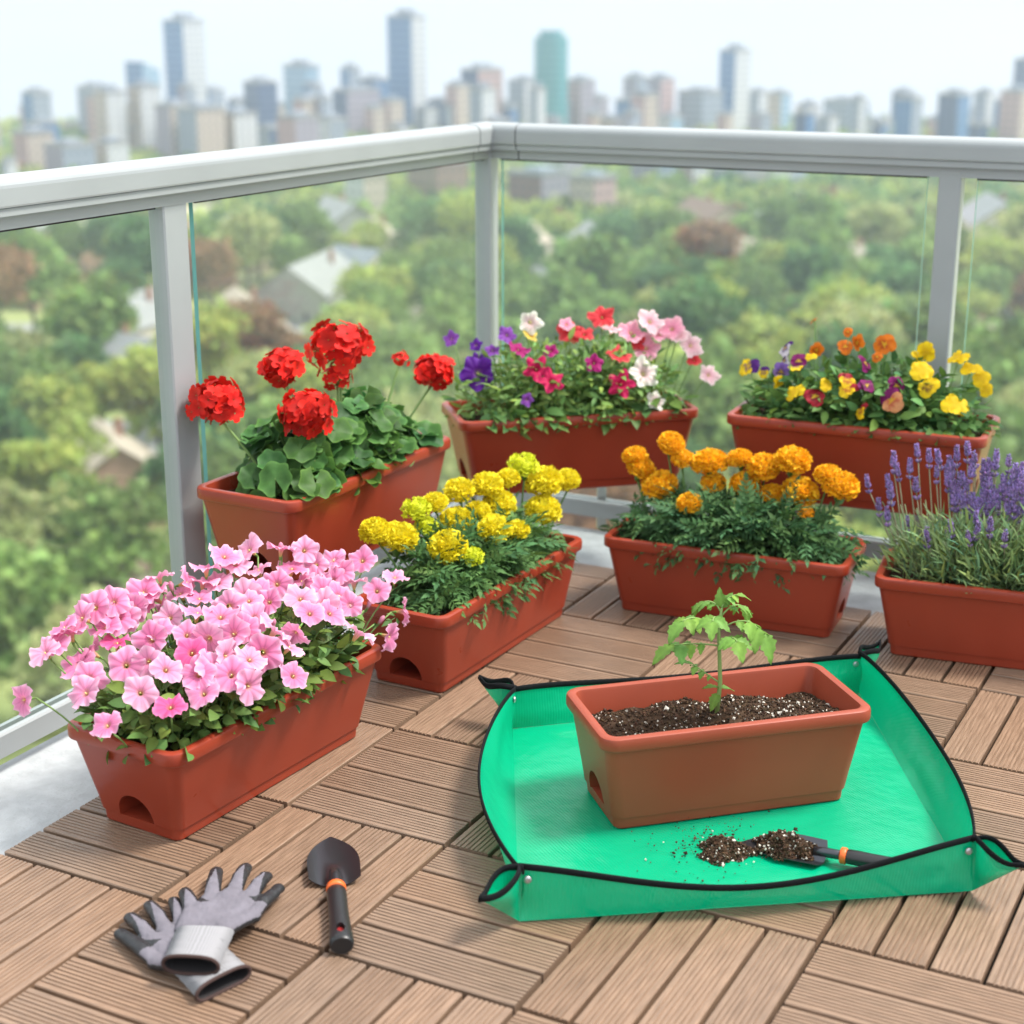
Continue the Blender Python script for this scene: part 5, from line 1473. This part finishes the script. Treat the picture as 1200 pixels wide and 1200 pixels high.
nb={182:'under the tallest left tower',208:'between the left towers',256:'left of the dark navy tower',15:'at the left end of the town',52:'near the left end of the town',110:'under the slim white tower',325:'under the pale blue glass tower',372:'right of the pink block',404:'seen through the left far pane',478:'left of the corner post',596:'right of the corner post',640:'under the teal tower',668:'seen through the back pane',740:'under the twin towers',790:'right of the twin towers',835:'under the tall pale tower',905:'right of the tall pale tower',
 455:'at the foot of the tallest tower',560:'over the railing corner',702:'between the mauve tower and the twins',770:'at the foot of the twin towers',930:'left of the wide grey blue block',1012:'left of the single navy tower',1110:'left of the broad blue block',0:'at the left picture edge',300:'right of the dark navy tower',150:'at the foot of the slanted tower',1060:'behind the right railing post',1150:'at the right picture edge',-60:'beyond the left picture edge',1235:'beyond the right picture edge'}
for x0,x1,y,D,a,b in MID:
    tower(x0,x1,y,D,a,b,'low %s and %s city block %s'%(cn[a],cn[b],nb[x0]) if a!=b else 'low %s city block %s'%(cn[a],nb[x0]),.8,.5)

fr_=np.random.RandomState(31)
for k in range(78):
    px=fr_.uniform(-20,1215); wd=fr_.uniform(16,38); y=fr_.uniform(100,152); D=fr_.uniform(700,960); a,b=[('grey','white'),('mauve','grey'),('beige','white'),('blueglass','grey'),('navy','blueglass'),('pink','beige')][fr_.randint(6)]
    o=tower(px,px+wd,y,D,a,b,'small hazy %s and %s block in the row of low blocks under the skyline'%(cn[a],cn[b]),.8,.5); o['group']='low %s and %s blocks under the skyline'%(cn[a],cn[b])

# ------------------------------------------------------------------ air
HAZE=.00034
def haze():
    mb=MB(); P0=[polar(D,l) for D,l in ((-80,-640),(-80,640),(1420,640),(1420,-640))]
    zb,zt=HB-160,45.0
    v=[(p[0],p[1],z) for z in (zb,zt) for p in P0]
    mb.add(v,[(0,3,2,1),(4,5,6,7),(0,1,5,4),(1,2,6,5),(2,3,7,6),(3,0,4,7)],0,smooth=False)
    m=bpy.data.materials.new('haze_air'); m.use_nodes=True; nt=m.node_tree; nt.nodes.clear()
    o=nt.nodes.new('ShaderNodeOutputMaterial'); pv=nt.nodes.new('ShaderNodeVolumePrincipled'); pv.inputs['Color'].default_value=(.80,.90,1,1); pv.inputs['Density'].default_value=HAZE; pv.inputs['Anisotropy'].default_value=.2
    nt.links.new(pv.outputs[0],o.inputs['Volume'])
    ob=mb.build('haze',m); ob['kind']='stuff'; return ob
if HAZE: haze()

# ------------------------------------------------------------------ daylight
SUN_AZ,SUN_EL=math.radians(30),math.radians(58)          # azimuth measured from +x
sd=np.array([math.cos(SUN_AZ)*math.cos(SUN_EL),math.sin(SUN_AZ)*math.cos(SUN_EL),math.sin(SUN_EL)])
sl=bpy.data.lights.new('sun','SUN'); sl.energy=3.0; sl.angle=math.radians(15); sl.color=(1,.96,.90)
so=bpy.data.objects.new('sun',sl); COL.objects.link(so); so.rotation_euler=Vector(sd).to_track_quat('Z','Y').to_euler()
w=bpy.data.worlds.new('World'); S.world=w; w.use_nodes=True; nt=w.node_tree; L=nt.links
bg=nt.nodes['Background']
sky=nt.nodes.new('ShaderNodeTexSky'); sky.sky_type='NISHITA'; sky.sun_disc=False; sky.sun_elevation=SUN_EL; sky.sun_rotation=PI/2-SUN_AZ
sky.altitude=100; sky.air_density=1.0; sky.dust_density=2.5; sky.ozone_density=1.0
tc=nt.nodes.new('ShaderNodeTexCoord'); va=nt.nodes.new('ShaderNodeVectorMath'); va.operation='ADD'; va.inputs[1].default_value=(0,0,.085)
vn=nt.nodes.new('ShaderNodeVectorMath'); vn.operation='NORMALIZE'
L.new(tc.outputs['Generated'],va.inputs[0]); L.new(va.outputs[0],vn.inputs[0]); L.new(vn.outputs[0],sky.inputs['Vector'])
# thin bright cloud veil
nz=nt.nodes.new('ShaderNodeTexNoise'); nz.inputs['Scale'].default_value=5; nz.inputs['Detail'].default_value=5
mp=nt.nodes.new('ShaderNodeMapping'); mp.inputs['Scale'].default_value=(1,1,4); L.new(tc.outputs['Generated'],mp.inputs[0]); L.new(mp.outputs[0],nz.inputs['Vector'])
mr=nt.nodes.new('ShaderNodeMapRange'); mr.inputs[1].default_value=.35; mr.inputs[2].default_value=.70; mr.inputs[3].default_value=.70; mr.inputs[4].default_value=.95; L.new(nz.outputs['Fac'],mr.inputs[0])
mx=nt.nodes.new('ShaderNodeMixRGB'); 
sx=nt.nodes.new('ShaderNodeSeparateXYZ'); L.new(vn.outputs[0],sx.inputs[0]); cg=nt.nodes.new('ShaderNodeMapRange'); cg.inputs[1].default_value=.10; cg.inputs[2].default_value=.55; L.new(sx.outputs[2],cg.inputs[0])
cc=nt.nodes.new('ShaderNodeMixRGB'); cc.inputs[1].default_value=(4.3,4.65,5.3,1); cc.inputs[2].default_value=(9.0,9.3,9.6,1); L.new(cg.outputs[0],cc.inputs[0]); L.new(cc.outputs[0],mx.inputs[2])
L.new(mr.outputs[0],mx.inputs[0]); L.new(sky.outputs[0],mx.inputs[1]); L.new(mx.outputs[0],bg.inputs['Color'])
bg.inputs['Strength'].default_value=.105

# ------------------------------------------------------------------ camera object and picture settings
cd=bpy.data.cameras.new('camera'); co=bpy.data.objects.new('camera',cd); COL.objects.link(co)
cd.sensor_width=36; cd.sensor_fit='HORIZONTAL'; cd.lens=CF/1200*36; cd.clip_start=.05; cd.clip_end=6000
R3=Matrix(((RT[0],UP[0],-FW[0]),(RT[1],UP[1],-FW[1]),(RT[2],UP[2],-FW[2])))
co.matrix_world=Matrix.Translation(CAM.tolist())@R3.to_4x4()
cd.dof.use_dof=True; cd.dof.focus_distance=2.78; cd.dof.aperture_fstop=cd.lens/1000/.0175
S.camera=co
S.view_settings.view_transform='Standard'; S.view_settings.look='None'; S.view_settings.exposure=0.95; S.view_settings.gamma=1
S.cycles.use_denoising=True
S.cycles.max_bounces=10; S.cycles.transparent_max_bounces=24; S.cycles.volume_bounces=1; S.cycles.sample_clamp_indirect=8
